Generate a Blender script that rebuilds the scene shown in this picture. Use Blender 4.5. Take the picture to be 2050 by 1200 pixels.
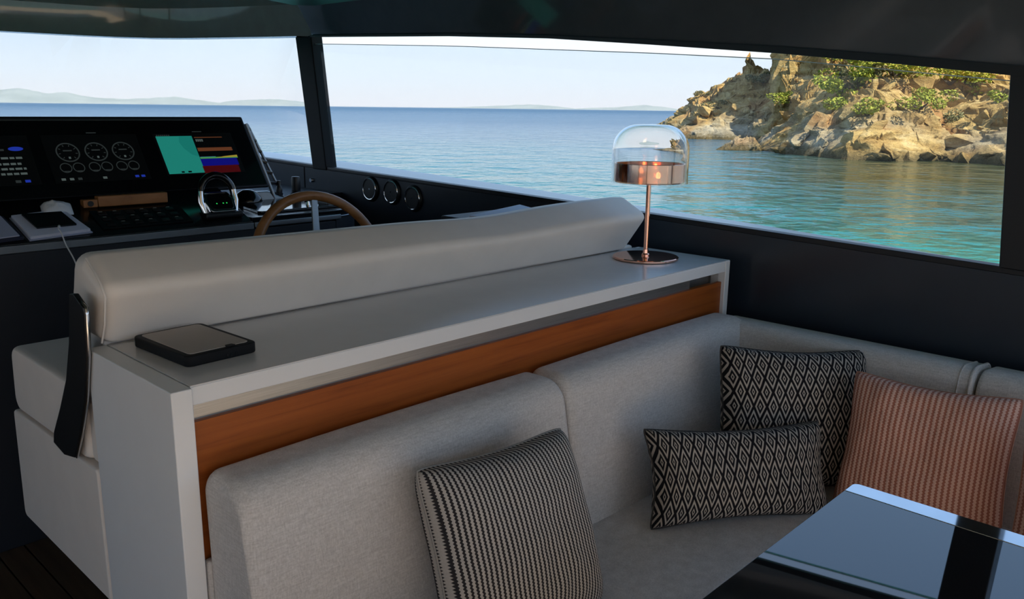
import bpy, bmesh, math, random
import numpy as np
from mathutils import Vector, Matrix

# ------------------------------------------------------------------ clear
for o in list(bpy.data.objects):
    bpy.data.objects.remove(o, do_unlink=True)
scene = bpy.context.scene
COL = scene.collection
random.seed(7)

# ------------------------------------------------------------------ camera
# axes: X to starboard, Y towards the bow, Z up; the saloon sole is z = 0
CAM_H = 1.45
YAW, PITCH, ROLL, FPX = .8085, .225, .0124, 1672.0
cam = bpy.data.cameras.new('camera')
cam.sensor_fit = 'HORIZONTAL'
cam.sensor_width = 36.0
cam.lens = 36.0 * FPX / 2050.0
cam.clip_start, cam.clip_end = .05, 60000
camo = bpy.data.objects.new('camera', cam)
COL.objects.link(camo)
_f = Vector((math.sin(YAW) * math.cos(PITCH), math.cos(YAW) * math.cos(PITCH), -math.sin(PITCH)))
_r = Vector((math.cos(YAW), -math.sin(YAW), 0))
_u = _r.cross(_f)
_r2 = math.cos(ROLL) * _r + math.sin(ROLL) * _u
_u2 = -math.sin(ROLL) * _r + math.cos(ROLL) * _u
_m = Matrix((_r2, _u2, -_f)).transposed().to_4x4()
_m.translation = (0, 0, CAM_H)
camo.matrix_world = _m
scene.camera = camo

# ------------------------------------------------------------------ sky, sun, exposure
SUN_AZ, SUN_EL = math.radians(181), math.radians(50)      # azimuth from the bow towards starboard
world = bpy.data.worlds.new('sky')
scene.world = world
world.use_nodes = True
wn = world.node_tree.nodes
bg = wn['Background']
# hazy summer sky: pale at the horizon, bluer towards the zenith, the same all round
_tc = wn.new('ShaderNodeTexCoord')
_sx = wn.new('ShaderNodeSeparateXYZ')
world.node_tree.links.new(_tc.outputs['Generated'], _sx.inputs[0])
sky = wn.new('ShaderNodeValToRGB')
_el = sky.color_ramp.elements
_stops = [(0., (1.04, .94, .94)), (.035, (.95, .975, 1.02)), (.09, (.82, .95, 1.09)), (.26, (.52, .74, 1.06)), (1., (.30, .48, .86))]
while len(_el) < len(_stops):
    _el.new(.5)
for _e, (_p, _c) in zip(_el, _stops):
    _e.position = _p
    _e.color = _c + (1,)
world.node_tree.links.new(_sx.outputs[2], sky.inputs[0])
world.node_tree.links.new(sky.outputs[0], bg.inputs[0])
bg.inputs[1].default_value = .73
sun = bpy.data.lights.new('sun', 'SUN')
sun.energy = 6.4
sun.angle = math.radians(.6)
sun.color = (1, .88, .68)
suno = bpy.data.objects.new('sun', sun)
COL.objects.link(suno)
_sd = Vector((math.sin(SUN_AZ) * math.cos(SUN_EL), math.cos(SUN_AZ) * math.cos(SUN_EL), math.sin(SUN_EL)))
suno.rotation_euler = _sd.to_track_quat('Z', 'Y').to_euler()
suno.location = (0, -20, 30)

vs = scene.view_settings
vs.view_transform = 'Standard'
vs.look = 'None'
vs.gamma = 1.0
vs.use_curve_mapping = False
vs.exposure = 0.62
scene.cycles.use_denoising = True
scene.cycles.max_bounces = 10
scene.cycles.diffuse_bounces = 5
scene.cycles.glossy_bounces = 5
scene.cycles.transmission_bounces = 10
scene.cycles.transparent_max_bounces = 12
scene.cycles.sample_clamp_indirect = 6.0
scene.cycles.caustics_reflective = False
scene.cycles.caustics_refractive = False


# ------------------------------------------------------------------ node helpers
class NT:
    def __init__(s, name):
        s.m = bpy.data.materials.new(name)
        s.m.use_nodes = True
        s.t = s.m.node_tree
        s.n = s.t.nodes
        s.b = s.n['Principled BSDF']
        s.out = s.n['Material Output']

    def new(s, typ, ins=None, **kw):
        n = s.n.new(typ)
        for k, v in kw.items():
            setattr(n, k, v)
        for k, v in (ins or {}).items():
            s.set(n.inputs[k], v)
        return n

    def set(s, sock, v):
        if isinstance(v, bpy.types.NodeSocket):
            s.t.links.new(v, sock)
        elif isinstance(v, bpy.types.Node):
            s.t.links.new(v.outputs[0], sock)
        else:
            if isinstance(v, tuple) and len(v) == 3 and sock.type == 'RGBA':
                v = v + (1,)
            sock.default_value = v

    def math(s, op, a, b=0.0, c=None):
        n = s.n.new('ShaderNodeMath')
        n.operation = op
        s.set(n.inputs[0], a)
        s.set(n.inputs[1], b)
        if c is not None:
            s.set(n.inputs[2], c)
        return n.outputs[0]

    def ramp(s, fac, stops, interp='LINEAR'):
        n = s.n.new('ShaderNodeValToRGB')
        n.color_ramp.interpolation = interp
        e = n.color_ramp.elements
        while len(e) < len(stops):
            e.new(.5)
        for i, (p, c) in enumerate(stops):
            e[i].position = p
            e[i].color = tuple(c) + (1,) if len(c) == 3 else c
        s.set(n.inputs[0], fac)
        return n.outputs[0]

    def mix(s, fac, a, b):
        n = s.n.new('ShaderNodeMix')
        n.data_type = 'RGBA'
        s.set(n.inputs[0], fac)
        s.set(n.inputs[6], a)
        s.set(n.inputs[7], b)
        return n.outputs[2]

    def p(s, **kw):
        names = dict(color='Base Color', rough='Roughness', metal='Metallic', ior='IOR', spec='Specular IOR Level',
                     coat='Coat Weight', coatr='Coat Roughness', trans='Transmission Weight', emit='Emission Color',
                     estr='Emission Strength', normal='Normal', sheen='Sheen Weight', aniso='Anisotropic')
        for k, v in kw.items():
            s.set(s.b.inputs[names[k]], v)
        return s

    def bump(s, h, strength=.2, dist=.01, normal=None):
        n = s.new('ShaderNodeBump', {'Height': h, 'Strength': strength, 'Distance': dist})
        if normal is not None:
            s.set(n.inputs['Normal'], normal)
        return n.outputs[0]

    def coord(s, out='Object', scale=(1, 1, 1), rot=(0, 0, 0)):
        tc = s.n.new('ShaderNodeTexCoord')
        mp = s.n.new('ShaderNodeMapping')
        s.t.links.new(tc.outputs[out], mp.inputs[0])
        mp.inputs['Scale'].default_value = scale
        mp.inputs['Rotation'].default_value = rot
        return mp.outputs[0]

    def noise(s, vec, scale=5., detail=4., rough=.55, dist=0.):
        n = s.new('ShaderNodeTexNoise', {'Scale': scale, 'Detail': detail, 'Roughness': rough, 'Distortion': dist})
        if vec is not None:
            s.set(n.inputs['Vector'], vec)
        return n.outputs['Fac']


def plain(name, color, rough=.5, metal=0., var=.06, bump=0., **kw):
    """plain paint / plastic / metal with a faint procedural mottling"""
    t = NT(name)
    n = t.noise(t.coord(scale=(1, 1, 1)), 14, 3)
    lo = tuple(c * (1 - var) for c in color)
    hi = tuple(min(1, c * (1 + var)) for c in color)
    t.p(color=t.ramp(n, [(.3, lo), (.7, hi)]), rough=rough, metal=metal, **kw)
    if bump:
        t.p(normal=t.bump(t.noise(t.coord(), 220, 2), bump, .001))
    return t.m


MAT = {}
MAT['navy'] = plain('navy_lacquer', (.019, .026, .038), .32, coat=.25, coatr=.12)
MAT['navy_matte'] = plain('navy_vinyl', (.014, .017, .024), .55, bump=.1)
MAT['header'] = plain('grey_gloss_lacquer', (.085, .102, .125), .10, coat=.5, coatr=.03)
MAT['header_front'] = plain('grey_gloss_lacquer_lit', (.34, .36, .37), .10, coat=.5, coatr=.03)  # header lacquer lightened: reflections on the front stretch painted into the colour
MAT['black'] = plain('black_plastic', (.006, .006, .007), .4)
MAT['black_gloss'] = plain('black_gloss', (.004, .004, .005), .06)
MAT['black_rubber'] = plain('black_rubber', (.005, .005, .006), .6, spec=.25)
MAT['deckblack'] = plain('dash_black', (.006, .007, .009), .16)
MAT['white_lacquer'] = plain('white_satin_lacquer', (.87, .87, .87), .34, var=.01)
MAT['counter'] = plain('counter_grey_satin', (.68, .67, .66), .22, var=.02)
MAT['leather'] = plain('white_leather', (.88, .80, .73), .48, var=.02, bump=.12)
MAT['gelcoat'] = plain('white_gelcoat', (.80, .82, .84), .3, var=.01)
MAT['steel'] = plain('polished_steel', (.62, .62, .63), .16, 1.)
MAT['chrome'] = plain('chrome', (.78, .78, .80), .06, 1.)
MAT['alu'] = plain('grey_anodised', (.26, .28, .30), .38, .8)
MAT['copper'] = plain('polished_copper', (.93, .50, .36), .09, 1., var=.03)
MAT['paper'] = plain('paper', (.68, .72, .86), .8, var=.02)
MAT['paper_blue'] = plain('paper_blue', (.42, .46, .60), .8, var=.03)
MAT['dark_blue_card'] = plain('dark_blue_card', (.02, .025, .05), .6)
MAT['cloth_white'] = plain('white_cloth', (.75, .77, .80), .85, var=.05, bump=.3)
MAT['cable'] = plain('white_cable', (.75, .75, .76), .5)
MAT['screen_off'] = plain('tablet_glass', (.004, .004, .005), .05)
MAT['taupe'] = plain('taupe_back', (.46, .40, .35), .6, var=.03)
MAT['ceiling'] = plain('ceiling_gloss', (.10, .13, .135), .10, coat=.5, coatr=.04)
MAT['galley'] = plain('pale_interior_finish', (.72, .71, .69), .6)


def mat_brushed():
    t = NT('brushed_steel')
    n = t.noise(t.coord(scale=(2, 300, 300)), 3, 3)
    t.p(color=t.ramp(n, [(.3, (.40, .39, .37)), (.7, (.56, .55, .53))]), rough=.36, metal=.9)
    return t.m


def mat_teak(name, lo, hi, dark, scale=(1.2, 26, 26), rough=.42):
    t = NT(name)
    v = t.coord(scale=scale)
    n1 = t.noise(v, 2.2, 6, .6, .25)
    n2 = t.noise(t.coord(scale=(scale[0] * .5, scale[1] * .25, scale[2] * .25)), 2.0, 3)
    c = t.ramp(n1, [(.28, dark), (.45, lo), (.7, hi)])
    c = t.mix(t.ramp(n2, [(.35, (0, 0, 0)), (.7, (.55, .55, .55))]), c, lo)
    t.p(color=c, rough=rough, spec=.35, normal=t.bump(n1, .12, .002))
    return t.m


MAT['brushed'] = mat_brushed()
MAT['teak'] = mat_teak('teak_veneer', (.33, .080, .012), (.42, .112, .018), (.18, .038, .005))
MAT['teak_rim'] = mat_teak('varnished_teak', (.34, .145, .05), (.46, .21, .08), (.18, .07, .02), (4, 14, 14), .35)
MAT['teak_floor'] = mat_teak('oiled_floor_teak', (.085, .050, .028), (.12, .07, .04), (.05, .03, .017), (22, 1.0, 22), .4)
MAT['teak_deck'] = mat_teak('aft_deck_teak', (.60, .46, .32), (.68, .54, .39), (.48, .36, .25), (18, 1.0, 18), .6)


def mat_linen():
    t = NT('grey_linen')
    a = t.noise(t.coord(scale=(1, 1, 1)), 260, 2, .6)
    w1 = t.noise(t.coord(scale=(40, 40, 420)), 1.0, 2)
    w2 = t.noise(t.coord(scale=(420, 420, 40)), 1.0, 2)
    h = t.math('ADD', t.math('ADD', w1, w2), a)
    c = t.ramp(t.math('MULTIPLY', h, .3333), [(.36, (.48, .45, .425)), (.64, (.70, .665, .635))])
    t.p(color=c, rough=.9, spec=.15, sheen=.15, normal=t.bump(h, .35, .0012))
    return t.m


MAT['linen'] = mat_linen()


def mat_stripe(name, light, dark, n, rows):
    """fine knitted zigzag stripes running along v"""
    t = NT(name)
    uv = t.n.new('ShaderNodeUVMap')
    sp = t.new('ShaderNodeSeparateXYZ', {0: uv.outputs[0]})
    u, v = sp.outputs[0], sp.outputs[1]
    tri = t.math('PINGPONG', t.math('MULTIPLY', v, float(rows)), 1.0)
    uu = t.math('ADD', t.math('MULTIPLY', u, float(n)), t.math('MULTIPLY', tri, .22))
    f = t.math('PINGPONG', uu, .5)
    mask = t.ramp(f, [(.20, (0, 0, 0)), (.27, (1, 1, 1))])
    nz = t.noise(t.coord(), 300, 2)
    lt = t.mix(nz, tuple(c * .85 for c in light), tuple(min(1, c * 1.12) for c in light))
    col = t.mix(mask, dark, lt)
    hgt = t.math('ADD', t.math('MULTIPLY', f, 1.6), t.math('MULTIPLY', nz, .5))
    t.p(color=col, rough=.95, spec=.1, normal=t.bump(hgt, .6, .002))
    return t.m


def mat_diamond(name, light, dark, n, m):
    t = NT(name)
    uv = t.n.new('ShaderNodeUVMap')
    sp = t.new('ShaderNodeSeparateXYZ', {0: uv.outputs[0]})
    u = t.math('MULTIPLY', sp.outputs[0], float(n))
    v = t.math('MULTIPLY', sp.outputs[1], float(m))
    a = t.math('SUBTRACT', t.math('FRACT', t.math('ADD', u, v)), .5)
    b = t.math('SUBTRACT', t.math('FRACT', t.math('ADD', t.math('SUBTRACT', u, v), 50.0)), .5)
    d = t.math('MULTIPLY', t.math('MAXIMUM', t.math('ABSOLUTE', a), t.math('ABSOLUTE', b)), 2.0)
    L, D = light, dark
    nz = t.noise(t.coord(), 320, 2)
    mk = t.ramp(d, [(0., (0, 0, 0)), (.10, (0, 0, 0)), (.13, (1, 1, 1)), (.24, (1, 1, 1)), (.27, (0, 0, 0)),
                    (.52, (0, 0, 0)), (.55, (1, 1, 1)), (.78, (1, 1, 1)), (.81, (0, 0, 0)), (1., (0, 0, 0))])
    lt = t.mix(nz, tuple(c * .8 for c in L), tuple(min(1, c * 1.15) for c in L))
    t.p(color=t.mix(mk, D, lt), rough=.95, spec=.1,
        normal=t.bump(t.math('ADD', t.math('MULTIPLY', mk, .6), nz), .35, .0015))
    return t.m


MAT['stripe_grey'] = mat_stripe('grey_zigzag_knit', (.50, .46, .42), (.035, .032, .034), 37, 120)
MAT['stripe_pink'] = mat_stripe('terracotta_zigzag_knit', (.78, .48, .37), (.44, .165, .11), 31, 96)
MAT['diamond'] = mat_diamond('black_cream_diamond_weave', (.50, .44, .38), (.014, .013, .015), 12.6, 5.2)
MAT['diamond_low'] = mat_diamond('black_cream_diamond_weave_long', (.50, .44, .38), (.014, .013, .015), 16., 3.05)


def mat_window(name, tint, refl=1.0):
    """thin window pane: straight-through tinted glass with a Fresnel mirror"""
    t = NT(name)
    t.n.remove(t.b)
    tr = t.new('ShaderNodeBsdfTransparent', {0: tint})
    gl = t.new('ShaderNodeBsdfGlossy', {'Color': (1, 1, 1), 'Roughness': .01})
    geo = t.n.new('ShaderNodeNewGeometry')
    ior = t.math('ADD', t.math('MULTIPLY', geo.outputs['Backfacing'], 1 / 1.45 - 1.45), 1.45)   # same mirror from either face
    fr = t.new('ShaderNodeFresnel', {'IOR': ior})
    mx = t.n.new('ShaderNodeMixShader')
    t.set(mx.inputs[0], t.math('MULTIPLY', fr.outputs[0], refl))  # coated glass
    t.t.links.new(tr.outputs[0], mx.inputs[1])
    t.t.links.new(gl.outputs[0], mx.inputs[2])
    t.t.links.new(mx.outputs[0], t.out.inputs[0])
    return t.m


MAT['pane'] = mat_window('window_glass', (.88, .93, .965), .35)
MAT['windscreen'] = mat_window('windscreen_glass', (.88, .93, .965), .12)
MAT['pane_edge'] = plain('glass_cut_edge', (.55, .74, .84), .1)


def mat_glass(name, tint):
    t = NT(name)
    t.p(color=tint, rough=.0, ior=1.45, trans=1.0)
    return t.m


MAT['dome'] = mat_glass('clear_glass', (.97, .98, .98))


def mat_film(name, col, see):
    """metallised glass: mostly mirror, a little light comes through"""
    t = NT(name)
    t.p(color=col, rough=.08, metal=1.)
    tr = t.new('ShaderNodeBsdfTransparent', {0: (1., .80, .56)})
    mx = t.n.new('ShaderNodeMixShader')
    mx.inputs[0].default_value = see
    t.t.links.new(t.b.outputs[0], mx.inputs[1])
    t.t.links.new(tr.outputs[0], mx.inputs[2])
    t.t.links.new(mx.outputs[0], t.out.inputs[0])
    return t.m


MAT['copper_film'] = mat_film('copper_film', (.95, .60, .43), .25)


def mat_emit(name, color, strength):
    t = NT(name)
    t.p(color=(0, 0, 0), emit=color, estr=strength, rough=.3)
    return t.m


MAT['bulb'] = mat_emit('warm_filament', (1., .72, .38), 8.)
MAT['lcd_chart'] = mat_emit('lcd_teal', (0.0074, 0.1240, 0.0992), 1.)
MAT['lcd_chart2'] = mat_emit('lcd_teal_deep', (0.0050, 0.1023, 0.0837), 1.)
MAT['lcd_grey'] = mat_emit('lcd_grey', (.0130, .0165, .0165), 1.)
MAT['lcd_text'] = mat_emit('lcd_text', (.040, .052, .050), 1.)
MAT['lcd_blue'] = mat_emit('lcd_blue', (0.0025, 0.0025, 0.0992), 1.)
MAT['lcd_red'] = mat_emit('lcd_red', (0.0310, 0.0012, 0.0019), 1.)
MAT['lcd_orange'] = mat_emit('lcd_orange', (0.0682, 0.0217, 0.0087), 1.)
MAT['lcd_yellow'] = mat_emit('lcd_yellow', (0.1860, 0.1488, 0.0186), 1.)
MAT['lcd_green'] = mat_emit('lcd_green', (0.0372, 0.1612, 0.0310), 1.)
MAT['lcd_cyan'] = mat_emit('lcd_cyan', (0.0310, 0.1240, 0.1488), 1.)
MAT['lcd_logo'] = mat_emit('lcd_logo_blue', (0.0074, 0.0186, 0.1860), 1.)
MAT['lcd_dark'] = mat_emit('lcd_dark', (.0006, .0007, .0008), 1.)
MAT['led'] = mat_emit('green_led', (.02, .5, .08), 1.)


def mat_table():
    t = NT('black_mirror_lacquer')
    n = t.noise(t.coord(), 6, 3)
    t.p(color=t.ramp(n, [(.3, (.008, .008, .010)), (.7, (.011, .011, .013))]), rough=.02, ior=2.05)
    return t.m


MAT['table'] = mat_table()
MAT['mirror_strip'] = plain('mirror_steel_strip', (.70, .72, .76), .05, 1.)


# ------------------------------------------------------------------ mesh helpers
class MB:
    def __init__(s):
        s.v, s.f, s.uv = [], [], None

    def add(s, vs_, fs):
        o = len(s.v)
        s.v += [tuple(p) for p in vs_]
        s.f += [tuple(i + o for i in q) for q in fs]
        return s

    def box(s, x0, x1, y0, y1, z0, z1):
        v = [(x, y, z) for x in (x0, x1) for y in (y0, y1) for z in (z0, z1)]
        return s.add(v, [(0, 1, 3, 2), (4, 6, 7, 5), (0, 4, 5, 1), (2, 3, 7, 6), (0, 2, 6, 4), (1, 5, 7, 3)])

    def hexa(s, a, b):
        """a, b: two quads (4 points each, same winding) joined to a solid"""
        v = list(a) + list(b)
        return s.add(v, [(3, 2, 1, 0), (4, 5, 6, 7), (0, 1, 5, 4), (1, 2, 6, 5), (2, 3, 7, 6), (3, 0, 4, 7)])

    def prism(s, pts, d):
        """pts: planar 3-D outline, d: extrusion vector"""
        n = len(pts)
        d = Vector(d)
        v = [Vector(p) for p in pts] + [Vector(p) + d for p in pts]
        f = [tuple(range(n))[::-1], tuple(range(n, 2 * n))]
        f += [(i, (i + 1) % n, n + (i + 1) % n, n + i) for i in range(n)]
        return s.add(v, f)

    def loft(s, rings, cap=True, closed=False):
        n = len(rings[0])
        v = [p for r in rings for p in r]
        f = []
        k = len(rings)
        for j in range(k if closed else k - 1):
            for i in range(n):
                a, b = j * n + i, j * n + (i + 1) % n
                c, d = ((j + 1) % k) * n + (i + 1) % n, ((j + 1) % k) * n + i
                f.append((a, b, c, d))
        if cap and not closed:
            f.append(tuple(range(n))[::-1])
            f.append(tuple(range((k - 1) * n, k * n)))
        return s.add(v, f)

    def tube(s, path, r, n=10, closed=False):
        P = [Vector(p) for p in path]
        rr = r if isinstance(r, (list, tuple)) else [r] * len(P)
        rings = []
        ref = None
        for i, p in enumerate(P):
            a = P[i - 1] if (i > 0 or closed) else P[i]
            b = P[(i + 1) % len(P)] if (i < len(P) - 1 or closed) else P[i]
            t = (b - a).normalized()
            if ref is None:
                ref = Vector((0, 0, 1)) if abs(t.z) < .9 else Vector((1, 0, 0))
            e1 = (ref - t * ref.dot(t)).normalized()
            ref = e1
            e2 = t.cross(e1)
            rings.append([p + (e1 * math.cos(w) + e2 * math.sin(w)) * rr[i]
                          for w in [2 * math.pi * k / n for k in range(n)]])
        return s.loft(rings, True, closed)

    def lathe(s, prof, c=(0, 0, 0), n=32, axis='Z', cap=True):
        rings = []
        for (r, h) in prof:
            ring = []
            for k in range(n):
                w = 2 * math.pi * k / n
                q = (r * math.cos(w), r * math.sin(w), h)
                if axis == 'X':
                    q = (q[2], q[0], q[1])
                elif axis == 'Y':
                    q = (q[1], q[2], q[0])
                ring.append((q[0] + c[0], q[1] + c[1], q[2] + c[2]))
            rings.append(ring)
        return s.loft(rings, cap)

    def build(s, name, mat, parent=None, smooth=None, bevel=0., seg=2, origin=None):
        """smooth: None = flat, otherwise the crease angle in degrees"""
        me = bpy.data.meshes.new(name)
        bm = bmesh.new()
        vv = [bm.verts.new(p) for p in s.v]
        for q in s.f:
            try:
                bm.faces.new([vv[i] for i in q])
            except ValueError:
                pass
        bmesh.ops.remove_doubles(bm, verts=bm.verts, dist=1e-6)
        bmesh.ops.recalc_face_normals(bm, faces=bm.faces)
        if bevel:
            ed = [e for e in bm.edges if len(e.link_faces) == 2 and e.calc_face_angle(0) > math.radians(28)]
            bmesh.ops.bevel(bm, geom=ed, offset=bevel, segments=seg, profile=.5, affect='EDGES', clamp_overlap=True)
        bm.to_mesh(me)
        bm.free()
        ob = link(name, me, mat, parent, 50 if (smooth is None and bevel) else smooth, origin)
        if bevel or smooth == 45:
            wm = ob.modifiers.new('weighted_normals', 'WEIGHTED_NORMAL')
            wm.weight = 100
            wm.keep_sharp = True
        return ob


def link(name, me, mat, parent=None, smooth=None, origin=None):
    if parent is None:
        if origin is None:
            co = np.array([v.co[:] for v in me.vertices])
            lo, hi = co.min(0), co.max(0)
            origin = ((lo[0] + hi[0]) / 2, (lo[1] + hi[1]) / 2, lo[2])
        me.transform(Matrix.Translation(-Vector(origin)))
    if smooth is not None:
        for p in me.polygons:
            p.use_smooth = True
        me.set_sharp_from_angle(angle=math.radians(smooth))
    me.materials.append(MAT[mat] if isinstance(mat, str) else mat)
    o = bpy.data.objects.new(name, me)
    COL.objects.link(o)
    if parent is None:
        o.location = origin
    else:
        o.parent = parent
        base = parent
        while base.parent:
            base = base.parent
        if parent.parent is None:
            o.matrix_parent_inverse = Matrix.Translation(-Vector(base.location))
    return o


def thing(name, label, cat, loc, group=None):
    o = bpy.data.objects.new(name, None)
    o.empty_display_size = .05
    COL.objects.link(o)
    o.location = loc
    o['label'] = label
    o['category'] = cat
    if group:
        o['group'] = group
    return o


def tag(o, label, cat, group=None, kind=None):
    o['label'] = label
    o['category'] = cat
    if group:
        o['group'] = group
    if kind:
        o['kind'] = kind
    return o


def struct(o, label, cat):
    o['kind'] = 'structure'
    o['label'] = label
    o['category'] = cat
    return o


def copy_tree(o, parent=None):
    c = o.copy()
    COL.objects.link(c)
    if parent is not None:
        inv = o.matrix_parent_inverse.copy()
        c.parent = parent
        c.matrix_parent_inverse = inv
    for ch in o.children:
        copy_tree(ch, c)
    return c


def roundpoly(pts, radii, seg=6):
    """2-D polygon with rounded corners"""
    n = len(pts)
    out = []
    for i in range(n):
        p = Vector(pts[i])
        a = Vector(pts[i - 1]) - p
        b = Vector(pts[(i + 1) % n]) - p
        r = radii[i]
        if r <= 0:
            out.append(tuple(p))
            continue
        la, lb = a.length, b.length
        a.normalize()
        b.normalize()
        ang = a.angle(b)
        d = min(r / math.tan(ang / 2), la * .49, lb * .49)
        r = d * math.tan(ang / 2)
        c = p + (a + b).normalized() * (r / math.sin(ang / 2))
        s0, s1 = p + a * d - c, p + b * d - c
        w0 = math.atan2(s0.y, s0.x)
        w1 = math.atan2(s1.y, s1.x)
        dw = (w1 - w0 + math.pi) % (2 * math.pi) - math.pi
        for k in range(seg + 1):
            w = w0 + dw * k / seg
            out.append((c.x + r * math.cos(w), c.y + r * math.sin(w)))
    return out


def soft_extrude(sec, t0, t1, place, er=.03, seg=5, mid=1, warp=None):
    """extrude a 2-D section between t0 and t1 with rounded ends; place(t, (a, b)) -> 3-D point"""
    cx = sum(p[0] for p in sec) / len(sec)
    cy = sum(p[1] for p in sec) / len(sec)
    st = []
    for k in range(seg + 1):
        w = math.pi / 2 * k / seg
        st.append((t0 + er * (1 - math.sin(w)), er * (1 - math.cos(w))))
    st = [(t0 + er - er * math.cos(math.pi / 2 * k / seg), er - er * math.sin(math.pi / 2 * k / seg)) for k in range(seg + 1)]
    ts = list(st)
    for k in range(1, mid):
        ts.append((t0 + er + (t1 - t0 - 2 * er) * k / mid, 0))
    ts += [(t1 + t0 - t, i) for t, i in reversed(st)]
    rings = []
    for t, ins in ts:
        ring = []
        for (a, b) in sec:
            dx, dy = a - cx, b - cy
            L = math.hypot(dx, dy)
            k = max(.2, (L - ins) / L)
            q = (cx + dx * k, cy + dy * k)
            if warp:
                q = warp(t, q)
            ring.append(place(t, q))
        rings.append(ring)
    m = MB()
    m.loft(rings)
    return m


# ------------------------------------------------------------------ numpy noise (for rock, pillows, hills)
def _hash(ix, iy, iz):
    h = (ix.astype(np.int64) * 374761393 + iy.astype(np.int64) * 668265263 + iz.astype(np.int64) * 2147483647 + 1013904223) & 0xffffffff
    h = ((h ^ (h >> 13)) * 1274126177) & 0xffffffff
    h = h ^ (h >> 16)
    return (h & 0xffff) / 65535.0


def vnoise(x, y, z):
    ix, iy, iz = np.floor(x), np.floor(y), np.floor(z)
    fx, fy, fz = x - ix, y - iy, z - iz
    fx, fy, fz = [q * q * (3 - 2 * q) for q in (fx, fy, fz)]
    r = 0
    for a in (0, 1):
        for b in (0, 1):
            for c in (0, 1):
                w = (fx if a else 1 - fx) * (fy if b else 1 - fy) * (fz if c else 1 - fz)
                r = r + w * _hash(ix + a, iy + b, iz + c)
    return r


def fbm(x, y, z, oct=4, ridged=False, gain=.5):
    s, a, t = 0., 1., 0.
    for i in range(oct):
        k = 2.03 ** i
        n = vnoise(x * k + 17.3 * i, y * k + 5.1 * i, z * k + 9.7 * i)
        if ridged:
            n = 1 - np.abs(2 * n - 1)
        s = s + a * n
        t += a
        a *= gain
    return s / t


# ================================================================== STRUCTURE
XW = 2.50                      # starboard wall plane


def interp(tab, v):
    xs = [p[0] for p in tab]
    ys = [p[1] for p in tab]
    return float(np.interp(v, xs, ys))


SILL = [(-2.6, .98), (.50, 1.045), (.58, 1.05), (1.43, 1.074), (2.47, 1.105), (3.13, 1.122), (3.73, 1.137), (4.35, 1.154), (5.2, 1.17)]
HEAD = [(-2.6, 1.42), (.45, 1.535), (.61, 1.55), (.90, 1.586), (1.262, 1.627), (1.746, 1.673), (2.206, 1.714), (2.775, 1.749), (3.817, 1.794), (3.95, 1.797)]
GLASS = [(-2.6, 1.36), (.625, 1.534), (.898, 1.567), (1.26, 1.608), (1.744, 1.643), (2.205, 1.672), (2.775, 1.708), (3.807, 1.759), (3.9, 1.762)]

# floor: a dark caulked base with teak planks running fore and aft
fl = MB().box(-2.5, 2.5, -.9, 5.9, -.06, -.004).build('floor', 'black_rubber')
struct(fl, 'dark brown teak plank floor below the helm bench', 'floor')
pm = None
PW = .082
k = 0
x = -2.48
while x < 2.46:
    if pm is None:
        pm = MB().box(0, PW - .005, -.9, 2.928, -.004, .004).build('plank', 'teak_floor', fl, bevel=.0012, seg=1)
        pm.location = (x, 0, 0)
    else:
        c = pm.copy()
        COL.objects.link(c)
        c.location = (x, 0, 0)
    x += PW

# starboard wall, below the windows
ys = [-2.6, -1., .5, 1.43, 2.47, 3.13, 3.94]
m = MB()
o0 = [(XW, y, interp(SILL, y)) for y in ys]
pts = [(XW, -2.6, 0)] + [(XW, 3.94, 0)][:0]
out = [(XW, ys[0], 0)] + o0 + [(XW, ys[-1], 0)]
m.prism(out, (.08, 0, 0))
ws = m.build('wall_starboard', 'navy', bevel=.004)
struct(ws, 'dark navy lacquered starboard wall panel below the long side window', 'wall')
ys2 = [3.948, 4.35, 5.2]
m = MB()
m.prism([(XW, ys2[0], 0)] + [(XW, y, interp(SILL, y)) for y in ys2] + [(XW, ys2[-1], 0)], (.08, 0, 0))
m.build('wall_panel', 'navy', ws, bevel=.004)
MB().lathe([(.0, -.012), (.010, -.012), (.012, -.004), (.012, 0)], (XW, 3.871, 1.064), 16, 'X').build('stud', 'chrome', ws, smooth=40)

# window rubber along the sill and white side deck ledge outside
m = MB()
rings = []
for y in [-2.6, -1, .5, 1.43, 2.47, 3.13, 3.73, 4.35, 5.1]:
    z = interp(SILL, y)
    rings.append([(XW - .004, y, z - .012), (XW - .004, y, z + .006), (XW + .035, y, z + .006), (XW + .035, y, z - .012)])
m.loft(rings)
struct(m.build('trim_1', 'black', bevel=.002, seg=1), 'thin black rubber gasket along the starboard window sill', 'trim')
m = MB()
rings = []
for y in [-2.6, -1, .5, 1.43, 2.47, 3.13, 3.73, 4.35, 5.3]:
    z = interp(SILL, y)
    w = np.interp(y, [-2.6, .6, .9, 1.3, 1.6, 2.5, 3.7, 5.3], [.05, .06, .10, .16, .19, .25, .33, .34])
    rings.append([(XW + .04, y, z - .10), (XW + .04, y, z + .002), (XW + w, y, z - .004), (XW + w, y, z - .10)])
m.loft(rings)
struct(m.build('trim_2', 'gelcoat'), 'white gelcoat ledge outside the starboard window', 'trim')

# header above the window: leans inboard up to the ceiling
m = MB()
rings = []
for y in [-1.25, -1., .45, .61, .9, 1.262, 1.746, 2.206, 2.775, 3.3, 3.817]:
    z = interp(HEAD, y)
    zt = 1.955
    rings.append([(XW, y, z), (XW - .012, y, z + .035), (XW - .085, y, zt), (XW + .14, y, zt + .02), (XW + .10, y, z + .09)])
side_last = list(rings[-1])
m.loft(rings)
struct(m.build('wall_header', 'header', smooth=50), 'glossy dark header above the starboard side window', 'wall')
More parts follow.
